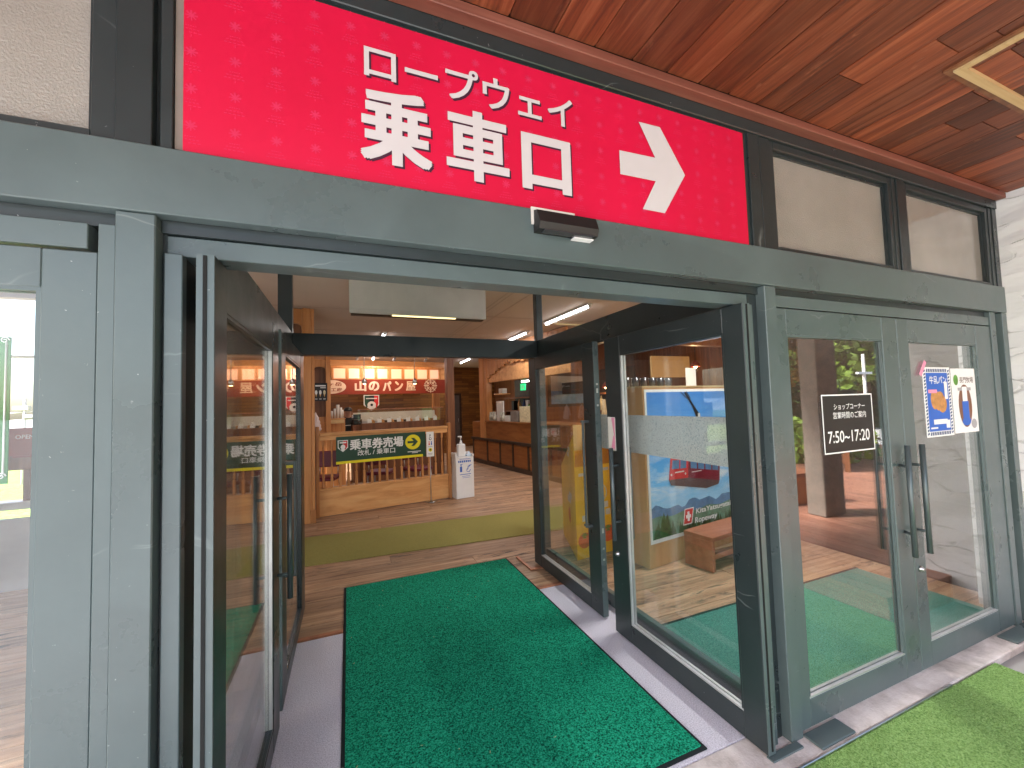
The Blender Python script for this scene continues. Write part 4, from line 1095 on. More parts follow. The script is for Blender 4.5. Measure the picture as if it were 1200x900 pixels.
# emblem board
EBd = in_thing('emblem_board', 'shield emblem in green, black and red hanging below the bakery sign', 'sign')
b = MB(); b.mat(M['offwhite']); shield(b, 1.655, 2.09, 1.53, 1.975, 5.455)
b.mat(M['green_board']); shield(b, 1.68, 1.80, 1.60, 1.955, 5.4535); b.mat(M['black']); b.box(1.80, 1.95, 5.452, 5.454, 1.62, 1.955); b.mat(M['red']); shield(b, 1.95, 2.065, 1.60, 1.955, 5.453)
b.mat(M['offwhite']); b.disc((1.875, 1.69), .12, .105, 16, 5.4505); b.box(1.72, 2.03, 5.450, 5.452, 1.86, 1.89); b.mat(M['black']); b.disc((1.875, 1.69), .04, .04, 8, 5.449)
b.build('shield', None, EBd)
# lights over the bakery
def spot(label, u, v, z, hang, energy=22, group='bakery spotlights'):
    s = thing('spotlight', label, 'spotlight', I(u, v, z), A, group)
    b = MB(); b.tube((0, 0, 0.0), (0, 0, hang), .008, .008, 6); b.build('stem', M['steel'], s)
    b = MB(); b.lathe((0, 0, 0), [(.055, -.13), (.05, -.06), (.03, -.02), (.012, 0.0)], 12); b.build('shade', M['steel'], s)
    b = MB(); b.lathe((0, 0, 0), [(.03, -.134), (.035, -.131)], 10); b.build('bulb', M['warm'], s)
    ld = bpy.data.lights.new('spot_glow', 'SPOT'); ld.energy = energy; ld.color = (1.0, .68, .4); ld.spot_size = R_(120); ld.spot_blend = .6; ld.shadow_soft_size = .05
    lo = bpy.data.objects.new('spot_glow', ld); COL.objects.link(lo); lo.parent = s; lo.location = (0, 0, -.15)
    lo.rotation_euler = (R_(25), 0, 0)
spot('silver lamp shade in front of the first character of the bakery sign', 1.141, 2.5, 2.26, .80, 2.5)
spot('silver lamp shade in front of the last character of the bakery sign', 2.26, 2.5, 2.26, .80, 2.5)
TK = in_thing('light_track', 'black track rail with small spotlights on the ceiling over the bakery', 'light track')
bx('rail', M['black'], TK, 0.55, 3.75, 4.6, 4.64, CEIL - .05, CEIL - .002)
for k, u in enumerate((1.35, 2.35, 3.25)):
    b = MB(); b.tube((u, 4.62, CEIL - .05), (u, 4.62, CEIL - .11), .012, .012, 6); b.tube((u, 4.60, CEIL - .11), (u, 4.72, CEIL - .15), .035, .045, 10)
    sp = b.build('spot_head', M['white'], TK)
    ld = bpy.data.lights.new('track_glow', 'SPOT'); ld.energy = 6; ld.color = (1.0, .6, .32); ld.spot_size = R_(130); ld.spot_blend = .8; ld.shadow_soft_size = .05
    lo = bpy.data.objects.new('track_glow', ld); COL.objects.link(lo); lo.parent = TK; lo.location = (u, 4.76, CEIL - .17); lo.rotation_euler = (R_(62), 0, 0)
# display case
DC = in_thing('bread_case', 'long brown bread display case with a glass top', 'display case')
bx('base', M['brownwood'], DC, 1.08, 2.94, 2.5, 3.2, 0, 1.24, .005)
bx('front_board', M['brownwood'], DC, 1.06, 2.945, 2.46, 2.499, 1.07, 1.27, .004)
bx('glass_front', M['glass'], DC, 1.0, 2.945, 2.5, 2.506, 1.271, 1.555); bx('glass_top', M['glass'], DC, 1.0, 2.945, 2.507, 3.1, 1.556, 1.562)
bx('top_edge', M['copper'], DC, 1.0, 2.945, 2.49, 2.506, 1.563, 1.578)
bx('back_panel', M['offwhite'], DC, 1.0, 2.945, 3.12, 3.14, 1.3, 1.50)
for k in range(8):
    u = 1.25 + k * .215
    t = tag(bx('price_card', M['white'], None, -.045, .045, -.003, .003, 0, .085), ('first', 'second', 'third', 'fourth', 'fifth', 'sixth', 'seventh', 'last')[k] + ' white price card from the left in the bread display case', 'price card', 'price cards in the bread case'); t.location = I(u, 2.56, 1.272); t.rotation_euler = (R_(-8), 0, A)
    r = thing('bread_roll', ('first', 'second', 'third', 'fourth', 'fifth', 'sixth', 'seventh', 'last')[k] + ' round bread roll from the left in the bread case', 'bread', I(u + .08, 2.72, 1.2425), A, 'bread rolls in the case')
    b = MB(); b.lathe((0, 0, 0), [(.05, 0), (.07, .03), (.06, .07), (.03, .09)], 12); b.build('loaf', M['bread'], r)
    b = MB(); b.lathe((.0, .08, 0.09), [(.03, 0), (.04, .02), (.03, .045), (.01, .055)], 10); b.build('sugar_top', M['offwhite'], r)
ESP = thing('kitchen_unit', 'stainless kitchen unit behind the bread case', 'kitchen unit', I(0, 0), A)
bx('body', M['steel'], ESP, 1.3, 3.3, 5.2, 5.45, 0, 1.42, .01); bx('oven_front', M['black'], ESP, 2.1, 2.8, 5.19, 5.199, 1.1, 1.40); bx('shelf', M['offwhite'], ESP, 1.3, 2.0, 5.15, 5.199, 1.36, 1.40)
# side counter with cups
CT = in_thing('side_counter', 'wooden side counter left of the bread case', 'counter'); bx('top', M['pine'], CT, 0.44, 0.75, 2.45, 2.9, 1.385, 1.40, .004); bx('body', M['pinev'], CT, 0.45, 0.74, 2.5, 2.9, 0, 1.384)
bx('shelf', M['palewood'], CT, 0.45, 0.72, 2.46, 2.499, 1.30, 1.384)
for k, (u, h, r) in enumerate(((.49, .16, .022), (.545, .21, .022), (.605, .29, .034), (.665, .23, .024), (.70, .18, .02))):
    b = MB(); b.lathe((0, 0, 0), [(r * .8, 0), (r, h), (r * .85, h)], 12)
    o = tag(b.build('paper_cup_stack', M['offwhite']), ['short thin stack of paper cups at the left of the side counter', 'second stack of paper cups from the left on the side counter', 'tallest stack of paper cups on the side counter', 'stack of paper cups right of the tallest stack', 'short stack of paper cups nearest the clerk'][k], 'paper cups', 'paper cups on the side counter'); o.location = I(u, 2.56, 1.4005)
# bakery clerk
def clerk():
    t = in_thing('person', 'clerk in a black cap and black T-shirt standing behind the bakery counter', 'person')
    J = {'pel': (0, 0, .95, .15, .11), 'sp': (0, 0, 1.1, .14, .10), 'ch': (0, 0, 1.27, .17, .11), 'nk': (0, -.01, 1.40, .055, .055), 'hd': (0, -.03, 1.48, .075, .085), 'top': (0, -.03, 1.58, .07, .08),
         'sl': (-.17, 0, 1.33, .06, .06), 'el': (-.24, -.02, 1.08, .045, .045), 'wl': (-.17, -.2, 1.0, .032, .03), 'hl': (-.12, -.28, 1.0, .035, .02),
         'sr': (.17, 0, 1.33, .06, .06), 'er': (.25, -.02, 1.08, .045, .045), 'wr': (.19, -.2, 1.0, .032, .03), 'hr': (.14, -.28, 1.0, .035, .02),
         'll': (-.09, 0, .85, .09, .09), 'kl': (-.1, -.01, .47, .06, .06), 'al': (-.1, 0, .1, .045, .045), 'fl': (-.1, -.14, .04, .04, .03),
         'lr': (.09, 0, .85, .09, .09), 'kr': (.1, -.01, .47, .06, .06), 'ar': (.1, 0, .1, .045, .045), 'fr': (.1, -.14, .04, .04, .03)}
    E = [('pel', 'sp'), ('sp', 'ch'), ('ch', 'nk'), ('nk', 'hd'), ('hd', 'top'), ('ch', 'sl'), ('sl', 'el'), ('el', 'wl'), ('wl', 'hl'), ('ch', 'sr'), ('sr', 'er'), ('er', 'wr'), ('wr', 'hr'), ('pel', 'll'), ('ll', 'kl'), ('kl', 'al'), ('al', 'fl'), ('pel', 'lr'), ('lr', 'kr'), ('kr', 'ar'), ('ar', 'fr')]
    ks = list(J); me = bpy.data.meshes.new('body'); me.from_pydata([J[k][:3] for k in ks], [(ks.index(a), ks.index(c)) for a, c in E], [])
    o = bpy.data.objects.new('body', me); COL.objects.link(o)
    sk = o.modifiers.new('s', 'SKIN'); o.modifiers.new('d', 'SUBSURF').levels = 2
    for i, k in enumerate(ks):
        me.skin_vertices[0].data[i].radius = J[k][3:]; me.skin_vertices[0].data[i].use_root = (k == 'pel')
    dg = bpy.context.evaluated_depsgraph_get(); dg.update()
    m2 = bpy.data.meshes.new_from_object(o.evaluated_get(dg)); bpy.data.objects.remove(o)
    m2.materials.clear(); m2.materials.append(M['black']); m2.materials.append(M['skin']); m2.materials.append(M['navy'])
    for p in m2.polygons:
        c = p.center; p.use_smooth = True
        p.material_index = 1 if (c.z > 1.40 or (c.y < -.1 and .9 < c.z < 1.06)) else (2 if c.z < .93 else 0)
    bo = link('body', m2, t)
    parts = [bo]
    b = MB(); b.lathe((0, -.03, 1.545), [(.088, 0), (.09, .03), (.07, .07), (.02, .09)], 14); b.box(-.06, .06, -.18, -.1, 1.545, 1.555, .003); parts.append(b.build('cap', M['black'], t))
    b = MB(); b.box(-.07, .07, -.125, -.118, 1.225, 1.24); parts.append(b.build('shirt_print', M['offwhite'], t))
    b = MB(); 
    for sx in (-1, 1): b.lathe((sx * .03, -.108, 1.515), [(.006, -.006), (.008, 0), (.006, .006)], 6); b.box(sx * .083 - .006, sx * .083 + .006, -.04, -.01, 1.48, 1.53, .003)
    b.lathe((0, -.122, 1.48), [(.004, .03), (.013, -.01), (.006, -.016)], 8) if False else b.box(-.01, .01, -.13, -.1, 1.48, 1.51, .004)
    parts.append(b.build('face', M['skin'], t))
    for q in parts: q.location = (0.86, 2.95, 0)
clerk()
RG = thing('cash_register', 'black cash register beside the clerk', 'cash register', I(1.02, 2.75), A)
bx('body', M['black'], RG, -.09, .09, -.1, .1, 1.241, 1.36, .01); bx('screen', M['darkglass'], RG, -.08, .08, -.02, .0, 1.362, 1.47, .004); bx('base', M['brownwood'], RG, -.11, .058, -.15, .15, 0, 1.24)

# corridor door
CD = in_thing('corridor_door', 'dark grey door at the end of the corridor', 'door'); bx('leaf', plain('grey_door', (.12, .095, .085), .5), CD, 4.85, 5.62, 7.84, 7.88, 0, 1.98, .004)
b = MB(); b.box(4.77, 4.849, 7.83, 7.899, 0, 2.06); b.box(5.621, 5.70, 7.83, 7.899, 0, 2.06); b.box(4.85, 5.62, 7.83, 7.899, 1.981, 2.06); b.build('frame', M['darkwood'], CD)
bx('inset_panel', plain('grey_door_panel', (.1, .08, .075), .5), CD, 5.0, 5.45, 7.832, 7.839, .25, 1.8, .003)
b = MB(); b.tube((5.55, 7.80, .95), (5.55, 7.80, 1.1), .012, .012, 8); b.build('handle', M['steel'], CD)

# ================================================================== RIGHT SHOP
CB = in_thing('shop_cabinet', 'long shop counter with four dark framed wood panels', 'counter')
bx('body', M['cabwood'], CB, 4.345, 5.0, -0.6, 3.9, 0.0, 1.13, .004)
bx('plinth', M['darkwood'], CB, 4.31, 4.344, -0.6, 3.86, 0.0, 0.10, .003); bx('ledge', M['darkwood'], CB, 4.27, 4.344, -0.6, 3.86, 0.64, 0.70, .004)
for v in (3.82, 2.95, 2.245, 1.61, 0.93, 0.1, -0.56): bx('upright', M['darkwood'], CB, 4.315, 4.3445, v - .035, v + .035, .101, .639, .003)
for v0, v1 in ((2.99, 3.78), (2.285, 2.91), (1.65, 2.205), (0.97, 1.57), (0.14, .89)): bx('door_panel', M['cabwood'], CB, 4.325, 4.3445, v0, v1, .12, .62, .004)
bx('worktop', M['cabwood'], CB, 4.30, 5.02, -0.6, 3.0, 1.131, 1.165, .004)
# post, canopy
SP_ = in_thing('shop_post', 'tall pine corner post of the gift shop counter', 'wood post'); bx('post', M['pinev'], SP_, 4.30, 4.46, 2.86, 3.02, 1.1655, CEIL - .01, .004); bx('post', M['pinev'], SP_, 4.29, 4.44, 3.03, 3.28, 0.7015, CEIL - .01, .004)
CN = in_thing('shop_canopy', 'wooden canopy with vertical boards and a wavy lower edge above the shop counter', 'canopy')
bx('valance_board', M['pine'], CN, 4.36, 4.40, -0.6, 2.84, 2.17, 2.62, .004)
for k in range(22):
    v0 = 2.85 - k * .157; ph = k / 22
    zz = 2.30 + 0.28 * min(1, k / 6.0) + 0.02 * math.sin(k * 2.1)
    b = MB(); b.box(4.31, 4.355, v0 - .15, v0, zz + .04, CEIL - .01, .003)
    b.poly([(4.313, v0 - .15, zz + .041), (4.313, v0 - .13, zz), (4.313, v0 - .02, zz), (4.313, v0, zz + .041)], (.038, 0, 0)); b.build('board', M['pinev'], CN)
# shelf unit and goods behind
SH = in_thing('goods_shelf', 'dark goods shelf behind the gift shop counter', 'shelf')
bx('back', M['darkwood'], SH, 6.2, 6.25, -0.5, 4.6, 0, 2.35); bx('shelf', M['brownwood'], SH, 5.8, 6.199, -0.5, 4.6, 1.75, 1.79); bx('shelf', M['brownwood'], SH, 5.8, 6.199, -0.5, 4.6, 1.35, 1.39)
for k in range(5): bx('upright', M['brownwood'], SH, 5.8, 6.199, -0.5 + k * 1.26, -.46 + k * 1.26, 0, 1.349)
cols = [M['black'], M['card'], M['navy'], M['offwhite'], M['maroon'], M['black'], M['beigebox'], M['darkglass']]
for k in range(16):
    v = 4.2 - k * .28
    b = MB(); r = .05; b.lathe((0, 0, 0), [(r, 0), (r, .2), (r * .4, .27), (r * .4, .33)], 10) if k % 3 else b.box(-.08, .08, -.07, .07, 0, .3, .004)
    o = tag(b.build('shop_goods', cols[k % 8]), ['first', 'second', 'third', 'fourth', 'fifth', 'sixth', 'seventh', 'eighth', 'ninth', 'tenth', 'eleventh', 'twelfth', 'thirteenth', 'fourteenth', 'fifteenth', 'last'][k] + ' item from the far end on the shelf behind the shop counter', 'goods', 'goods on the back shelf'); o.location = I(5.95, v, 1.391); o.rotation_euler = (0, 0, A)
# items on counter
def cbox(name, label, m, v, w, h, z=1.1655, u=4.45, cat='box', d=.14):
    t = tag(bx(name, m, None, -d / 2, d / 2, -w / 2, w / 2, 0, h, .004), label, cat); t.location = I(u, v, z); t.rotation_euler = (0, 0, A); return t
cbox('leaflet_stand', 'white leaflet stand on the left end of the shop counter', M['offwhite'], 2.40, .36, .51, d=.03)
cbox('gift_box', 'large pale yellow gift box on the shop counter', M['beigebox'], 1.12, .46, .36)
cbox('gift_box', 'grey green gift box left of the pale yellow box on the counter', M['sand'], 1.62, .3, .25)
cbox('gift_box', 'low pale box between the leaflet stand and grey green box', M['offwhite'], 1.95, .25, .14)
for k, v in enumerate((2.86, 2.72, 2.62, 2.2, 2.1)):
    b = MB(); b.lathe((0, 0, 0), [(.045, 0), (.045, .14), (.03, .17), (.03, .22), (.032, .23)], 12)
    o = tag(b.build('jar', M['jar']), ['small jar at the far end of the shop counter by the post', 'second jar from the post on the shop counter', 'third jar just left of the white leaflet stand', 'jar in front of the leaflet stand on its right side', 'jar right of the leaflet stand on the shop counter'][k], 'jar', 'jars on the shop counter'); o.location = I(4.40 if k < 3 else 4.36, v, 1.1655)
b = MB()
for k in range(40):
    c = Vector((random.uniform(-.06, .06), random.uniform(-.16, .16), random.uniform(.02, .4))); t = Vector((random.uniform(-1, 1), random.uniform(-1, 1), random.uniform(-1, 1))).normalized() * .04; s = t.cross(Vector((.3, .1, 1))).normalized() * .025
    b.poly([c - t, c + s, c + t, c - s])
o = tag(b.build('counter_plant', M['leafprint']), 'green leafy decoration beside the yellow gift box', 'plant'); o.location = I(4.42, .80, 1.1655)
# exit sign, black sign, tube
EX = in_thing('exit_sign', 'small green emergency exit sign in the shop', 'exit sign'); bx('box', M['exit_green'], EX, 4.9, 4.93, 1.9, 2.12, 1.93, 2.10)
b = MB(); b.box(4.898, 4.8995, 1.96, 2.0, 1.96, 2.05); b.box(4.898, 4.8995, 2.03, 2.06, 1.96, 2.07); b.build('symbol', M['white'], EX)
BSG = in_thing('shop_sign', 'black shop sign reading お土産コーナー above the counter', 'sign'); bx('panel', M['black'], BSG, 5.1, 5.13, -0.2, 1.72, 1.77, 2.03)
tm = text('お土産コーナー', -1.55, -0.35, 1.91, 1.99, 0, M['offwhite'], BSG, 0.01); tm.location = (5.097, 0, 0); tm.rotation_euler = (0, 0, -D90)
b = MB(); b.box(5.097, 5.099, .0, 1.5, 1.86, 1.868); b.box(5.097, 5.099, .3, 1.3, 1.82, 1.828); b.build('small_print', M['bake_red'], BSG)
SL = in_thing('shop_tube_light', 'horizontal tube light above the black shop sign', 'ceiling light'); b = MB(); b.tube((5.0, 2.2, 2.16), (5.0, .9, 2.16), .016, .016, 8); b.build('tube', M['tube'], SL); bx('housing', M['white'], SL, 4.97, 5.03, .88, 2.22, 2.18, 2.22)
bx('bracket', M['white'], SL, 4.98, 5.02, 1.5, 1.54, 2.2205, CEIL)
cbox('ornament', 'small white ornament with orange dots on the little shelf', M['offwhite'], 2.55, .2, .13, 1.873, 4.62, 'ornament')
cbox('small_shelf', 'little pine shelf beside the tall shop post', M['pine'], 2.55, .36, .03, 1.842, 4.6, 'shelf', .3)

# ------------------------------------------------------------------ yellow persimmon carton
PC = thing('carton_display', 'tall yellow and orange carton display printed with persimmons', 'carton display', (2.13, 3.64, 0), math.atan2(.07, .49))
b = MB(); b.poly([(0, 0, .0), (.5, 0, 0), (.42, .76, 0)], (0, 0, .92)) if False else None
b.mat(M['orange_card'])
sx, sy = 0.665, 0.0
Bl = (0.293 * math.cos(-math.atan2(.07, .49)) - .81 * math.sin(-math.atan2(.07, .49)), .293 * math.sin(-math.atan2(.07, .49)) + .81 * math.cos(-math.atan2(.07, .49)))
def P3(x, y, z): return (x, y, z)
b.poly([(0, 0, 0), (.5, 0, 0), (.5, 0, 1.12), (0, 0, 1.12)])
b.poly([(0, 0, 0), (Bl[0], Bl[1], 0), (Bl[0], Bl[1], .83), (0, 0, 1.26)])
b.poly([(.5, 0, 0), (Bl[0], Bl[1], 0), (Bl[0], Bl[1], .83), (.5, 0, 1.12)])
b.poly([(0, 0, 1.12), (.5, 0, 1.12), (Bl[0], Bl[1], .83)])
b.build('body', None, PC)
bx('header_card', M['card'], PC, 0.0, .5, -.006, -.001, 1.10, 1.36); bx('inner_card', plain('dark_orange_card', (.55, .2, .01), .5, .4, 0, .2, 3), PC, .01, .49, -.005, -.0012, .93, 1.099)
def persimmon(cx, cz, r, y, leaf=True):
    b = MB(); b.mat(M['persimmon']); b.disc((cx, cz), r, r * .92, 20, y); b.mat(M['leafprint'])
    for a in (0.3, 1.2, 2.0, 2.9, 4.2, 5.2):
        b.poly([(cx, y - .0004, cz + r * .55), (cx + .3 * r * math.cos(a - .5), y - .0004, cz + r * .55 + .3 * r * math.sin(a - .5)), (cx + .55 * r * math.cos(a), y - .0004, cz + r * .55 + .4 * r * math.sin(a)), (cx + .3 * r * math.cos(a + .5), y - .0004, cz + r * .55 + .3 * r * math.sin(a + .5))])
    b.build('persimmon_print', None, PC)
persimmon(.10, .18, .085, -.004); persimmon(.25, .26, .105, -.005); persimmon(.42, .2, .095, -.0045)
b = MB(); b.mat(M['offwhite'])
for i in range(14):
    a0, a1 = 6.283 * i / 14, 6.283 * (i + 1) / 14; b.tube((.34 + .08 * math.cos(a0), -.003, .633 + .085 * math.sin(a0)), (.34 + .08 * math.cos(a1), -.003, .633 + .085 * math.sin(a1)), .005, .005, 5)
for k in range(3): b.box(.315, .365, -.003, -.001, .585 + k * .033, .608 + k * .033)
for k in range(4): b.box(.17 + k * .07, .225 + k * .07, -.003, -.001, .45 + .008 * k, .51 + .008 * k)
for k in range(5): b.box(.08 + k * .08, .145 + k * .08, -.003, -.001, .37 + .006 * k, .43 + .006 * k)
b.box(.30, .46, -.003, -.001, .86, .89); b.box(.05, .13, -.003, -.001, .83, .86)
b.build('white_print', None, PC)
# side print
b = MB(); b.mat(M['persimmon'])
d = Vector((Bl[0], Bl[1], 0)).normalized(); nn = Vector((-d.y, d.x, 0)) * .003
def sd(s, z): q = d * s + nn; return (q.x, q.y, z)
b.poly([sd(.36 + .07 * math.cos(a), .36 + .085 * math.sin(a)) for a in [6.283 * i / 16 for i in range(16)]])
b.mat(M['offwhite'])
for s0, z0, w, h in ((.25, .5, .2, .07), (.2, .56, .16, .06), (.28, 1.0, .12, .05), (.22, 1.06, .12, .05)): b.poly([sd(s0, z0), sd(s0 + w, z0), sd(s0 + w, z0 + h), sd(s0, z0 + h)])
b.build('side_print', None, PC)

# ------------------------------------------------------------------ poster box, poster, bench
PB = thing('display_box', 'large plywood box carrying the cable car poster', 'display box', (2.62, 3.14, 0), A)
bx('body', M['plywood'], PB, 0, 1.62, 0.004, 0.46, 0, 1.715, .003); bx('top_edge', M['palewood'], PB, -.004, 1.624, 0, .464, 1.7155, 1.73)
PO = thing('ropeway_poster', 'blue sky poster of a red cable car over a forest with ropeway lettering', 'poster', (2.62, 3.14, 0), A)
y = -0.002
bx('sheet', M['white'], PO, 0.02, 1.40, y, 0.003, 0.225, 1.695)
b = MB(); b.poly([(0.045, y - .001, .262), (1.375, y - .001, .262), (1.375, y - .001, 1.668), (.045, y - .001, 1.668)]); b.build('sky_print', M['poster_sky'], PO)
b = MB(); rnd = random.Random(3)
top = [(0.045 + 1.33 * i / 24, .545 + .02 * math.sin(i * 1.3) + .018 * math.sin(i * .55 + 1) + rnd.uniform(-.01, .01)) for i in range(25)]
b.poly([(x, y - .0015, z) for x, z in top] + [(1.375, y - .0015, .40), (.045, y - .0015, .40)]); b.build('mountain_print', M['mount_ink'], PO)
b = MB(); top = [(0.045 + 1.33 * i / 24, .46 + .012 * math.sin(i * .9)) for i in range(25)]
b.poly([(x, y - .002, z) for x, z in top] + [(1.375, y - .002, .263), (.045, y - .002, .263)]); b.build('valley_print', M['valley_ink'], PO)
b = MB()
for i in range(70):
    cx = rnd.uniform(.05, 1.37); h = rnd.uniform(.06, .12) + (.16 * max(0, 1 - abs(cx - .22) / .14) if i % 2 else 0); w = h * .32; z0 = .263; yy = y - .0025 - i * .00002
    cx = min(max(cx, .048 + w), 1.372 - w); nl = 5; pts = []
    L = [(cx, z0 + h)]; Rr = []
    for q in range(nl):
        f0 = (q + 1) / nl; wq = w * f0; zq = z0 + h * (1 - f0)
        L.append((cx - wq, zq)); Rr.append((cx + wq, zq))
        if q < nl - 1: L.append((cx - wq * .55, zq + .004)); Rr.append((cx + wq * .55, zq + .004))
    b.poly([(x, yy, z) for x, z in L] + [(x, yy, z) for x, z in Rr[::-1]])
b.build('tree_print', M['tree_ink'], PO)
y2 = y - .0045
b = MB()
b.mat(M['black']); b.poly([(.60, y2, 1.66), (.63, y2, 1.665), (.845, y2, 1.42), (.85, y2, 1.385), (.79, y2, 1.385), (.72, y2, 1.52)]); b.tube((.55, y2, 1.668), (.64, y2, 1.60), .003, .003, 5); b.tube((.64, y2 , 1.668), (.70, y2, 1.60), .003, .003, 5)
b.mat(M['offwhite']); b.box(.81, .845, y2 - .001, y2 - .0003, 1.39, 1.44)
b.poly([(.66, y2, 1.16), (.70, y2, 1.38), (.72, y2, 1.38), (.69, y2, 1.16)])
b.mat(plain('cabin_roof', (.4, .12, .13), .5)); b.poly([(.35, y2 - .0004, 1.02), (.46, y2 - .0004, 1.09), (.72, y2 - .0004, 1.13), (1.14, y2 - .0004, .93), (.62, y2 - .0004, .99)])
b.mat(M['red']); b.poly([(.345, y2 - .0008, 1.02), (.305, y2 - .0008, .80), (.60, y2 - .0008, .79), (.615, y2 - .0008, .99)])
b.mat(plain('cabin_red_dark', (.2, .012, .03), .5)); b.poly([(.615, y2 - .0008, .99), (.60, y2 - .0008, .79), (1.12, y2 - .0008, .70), (1.145, y2 - .0008, .91)])
b.mat(plain('cabin_floor', (.12, .07, .07), .5)); b.poly([(.305, y2 - .0007, .80), (.60, y2 - .0007, .79), (1.12, y2 - .0007, .70), (1.10, y2 - .0007, .665), (.89, y2 - .0007, .645), (.33, y2 - .0007, .745)])
b.mat(M['mount_ink']); y3 = y2 - .0013
b.poly([(.37, y3, .985), (.355, y3, .90), (.465, y3, .895), (.475, y3, .98)]); b.poly([(.49, y3, .978), (.482, y3, .893), (.575, y3, .89), (.585, y3, .972)])
for k in range(4):
    xa = .65 + k * .12; za = .965 - k * .018; b.poly([(xa, y3, za), (xa - .004, y3, za - .085), (xa + .095, y3, za - .10), (xa + .10, y3, za - .018)])
b.mat(M['offwhite']); b.box(.40, .54, y3, y3 + .0004, .855, .868); b.disc((.345, .845), .012, .012, 8, y3); b.disc((.56, .835), .012, .012, 8, y3); b.box(.66, .82, y3, y3 + .0004, .835, .843)
b.build('cable_car_print', None, PO)
b = MB(); b.mat(M['white']); b.poly([(.485, y2, .325), (.625, y2, .325), (.665, y2, .485), (.52, y2, .485)]); b.mat(M['red']); b.poly([(.497, y2 - .0005, .335), (.617, y2 - .0005, .335), (.652, y2 - .0005, .475), (.529, y2 - .0005, .475)])
b.mat(M['white']); b.box(.558, .59, y2 - .0016, y2 - .0008, .358, .452); b.box(.535, .557, y2 - .0016, y2 - .0008, .388, .42); b.box(.591, .613, y2 - .0016, y2 - .0008, .388, .42)
b.build('cross_emblem', None, PO)
text('KitaYatsugatake', .69, 1.372, .395, .462, y2 - .001, M['white'], PO, .02, shear=.15); text('Ropeway', .665, 1.04, .30, .375, y2 - .001, M['white'], PO, .02, shear=.15)
BE = thing('low_bench', 'low reddish brown wooden bench in front of the cable car poster', 'bench', (3.07, 2.83, 0), A)
bx('seat', M['bench'], BE, 0, 1.15, 0.0, .30, .275, .315, .003); bx('side_panel', M['bench'], BE, 0, .04, 0.002, .298, 0, .2745, .003); bx('side_panel', M['bench'], BE, 1.11, 1.15, .002, .298, 0, .2745, .003); bx('stretcher', M['bench'], BE, .0405, 1.1095, .02, .05, .10, .15, .003)
# things on the box top
for k in range(6):
    b = MB(); b.lathe((0, 0, 0), [(.035, 0), (.04, .10), (.036, .10), (.033, .01)], 12)
    o = tag(b.build('display_cup', M['darkglass']), ('leftmost', 'second', 'third', 'fourth', 'fifth', 'rightmost')[k] + ' dark glass cup in the row on top of the poster box', 'cup', 'cups on the poster box'); o.location = Vector((2.62, 3.14, 1.7305)) + U * (.10 + .13 * k) + V * .3
t = thing('leaflet_holder', 'white card in a clear holder at the right on top of the poster box', 'leaflet holder', Vector((2.62, 3.14, 1.7305)) + U * 1.15 + V * .3, A)
bx('card', M['offwhite'], t, -.09, .09, -.004, .004, .01, .22); bx('foot', M['jar'], t, -.1, .1, -.05, .05, 0, .0095)
# shop depth behind right glass: beam, hanging lamps, picture, easel
tag(bx('wood_beam', M['cabwood'], None, 3.6, 7.2, 4.9, 5.05, 2.45, 2.75), 'wooden beam crossing above the shop on the right', 'beam')
tag(bx('screen_panel', M['card'], None, 4.55, 5.35, 5.2, 5.24, 1.95, 2.3), 'tan rectangular panel hanging in the dark shop', 'panel')
def pendant(label, x, y, z):
    t = thing('pendant_lamp', label, 'pendant lamp', (x, y, z), 0, 'pendant lamps in the shop')
    b = MB(); b.tube((0, 0, .09), (0, 0, CEIL - z - .002), .004, .004, 6); b.build('cord', M['black'], t)
    b = MB(); b.lathe((0, 0, 0), [(.09, -.03), (.07, .03), (.02, .088)], 12); b.build('shade', M['bake_red'], t)
    b = MB(); b.lathe((0, 0, -.02), [(.01, -.04), (.032, -.01), (.02, .015)], 10); b.build('bulb', M['warm'], t)
    ld = bpy.data.lights.new('pendant_glow', 'POINT'); ld.energy = 2.5; ld.color = (1, .6, .3); ld.shadow_soft_size = .04
    lo = bpy.data.objects.new('pendant_glow', ld); COL.objects.link(lo); lo.parent = t; lo.location = (0, 0, -.1)
pendant('pendant lamp seen between the right doors', 4.60, 6.2, 2.10); pendant('pendant lamp further right above the poster', 5.9, 5.6, 2.2); pendant('low pendant lamp below the first one', 5.2, 7.4, 1.92)
pendant('pendant lamp at the far right above the leaflet holder', 5.0, 4.1, 2.15)
PI = thing('landscape_picture', 'framed blue lake landscape picture on the shop wall', 'picture', (4.95, 8.2, 0), A)
bx('frame', M['darkwood'], PI, -.8, .8, 0, .04, 1.5, 2.25); bx('lake_print', M['mount_ink'], PI, -.74, .74, -.002, -.0003, 1.56, 1.85); bx('sky_print', M['greypanel'], PI, -.74, .74, -.002, -.0003, 1.851, 2.19)
bx('wall_panel', M['brownwood'], PI, -.95, 1.6, .041, .1, 0, CEIL - .01)
EA = thing('easel_sign', 'small wooden A frame sign inside the shop', 'sign', (3.72, 5.2, 0), .6)
b = MB(); b.tube((-.13, 0, 0), (-.02, .1, 1.62), .014, .014, 6); b.tube((.13, 0, 0), (.02, .1, 1.62), .014, .014, 6); b.tube((0, .3, 0), (0, .11, 1.6), .014, .014, 6); b.build('frame', M['pale_wood'] if 'pale_wood' in M else M['palewood'], EA)
b = MB(); b.poly([(-.09, .03, .9), (.09, .03, .9), (.05, .07, 1.35), (-.05, .07, 1.35)], (0, .012, 0)); b.build('board', M['card'], EA)

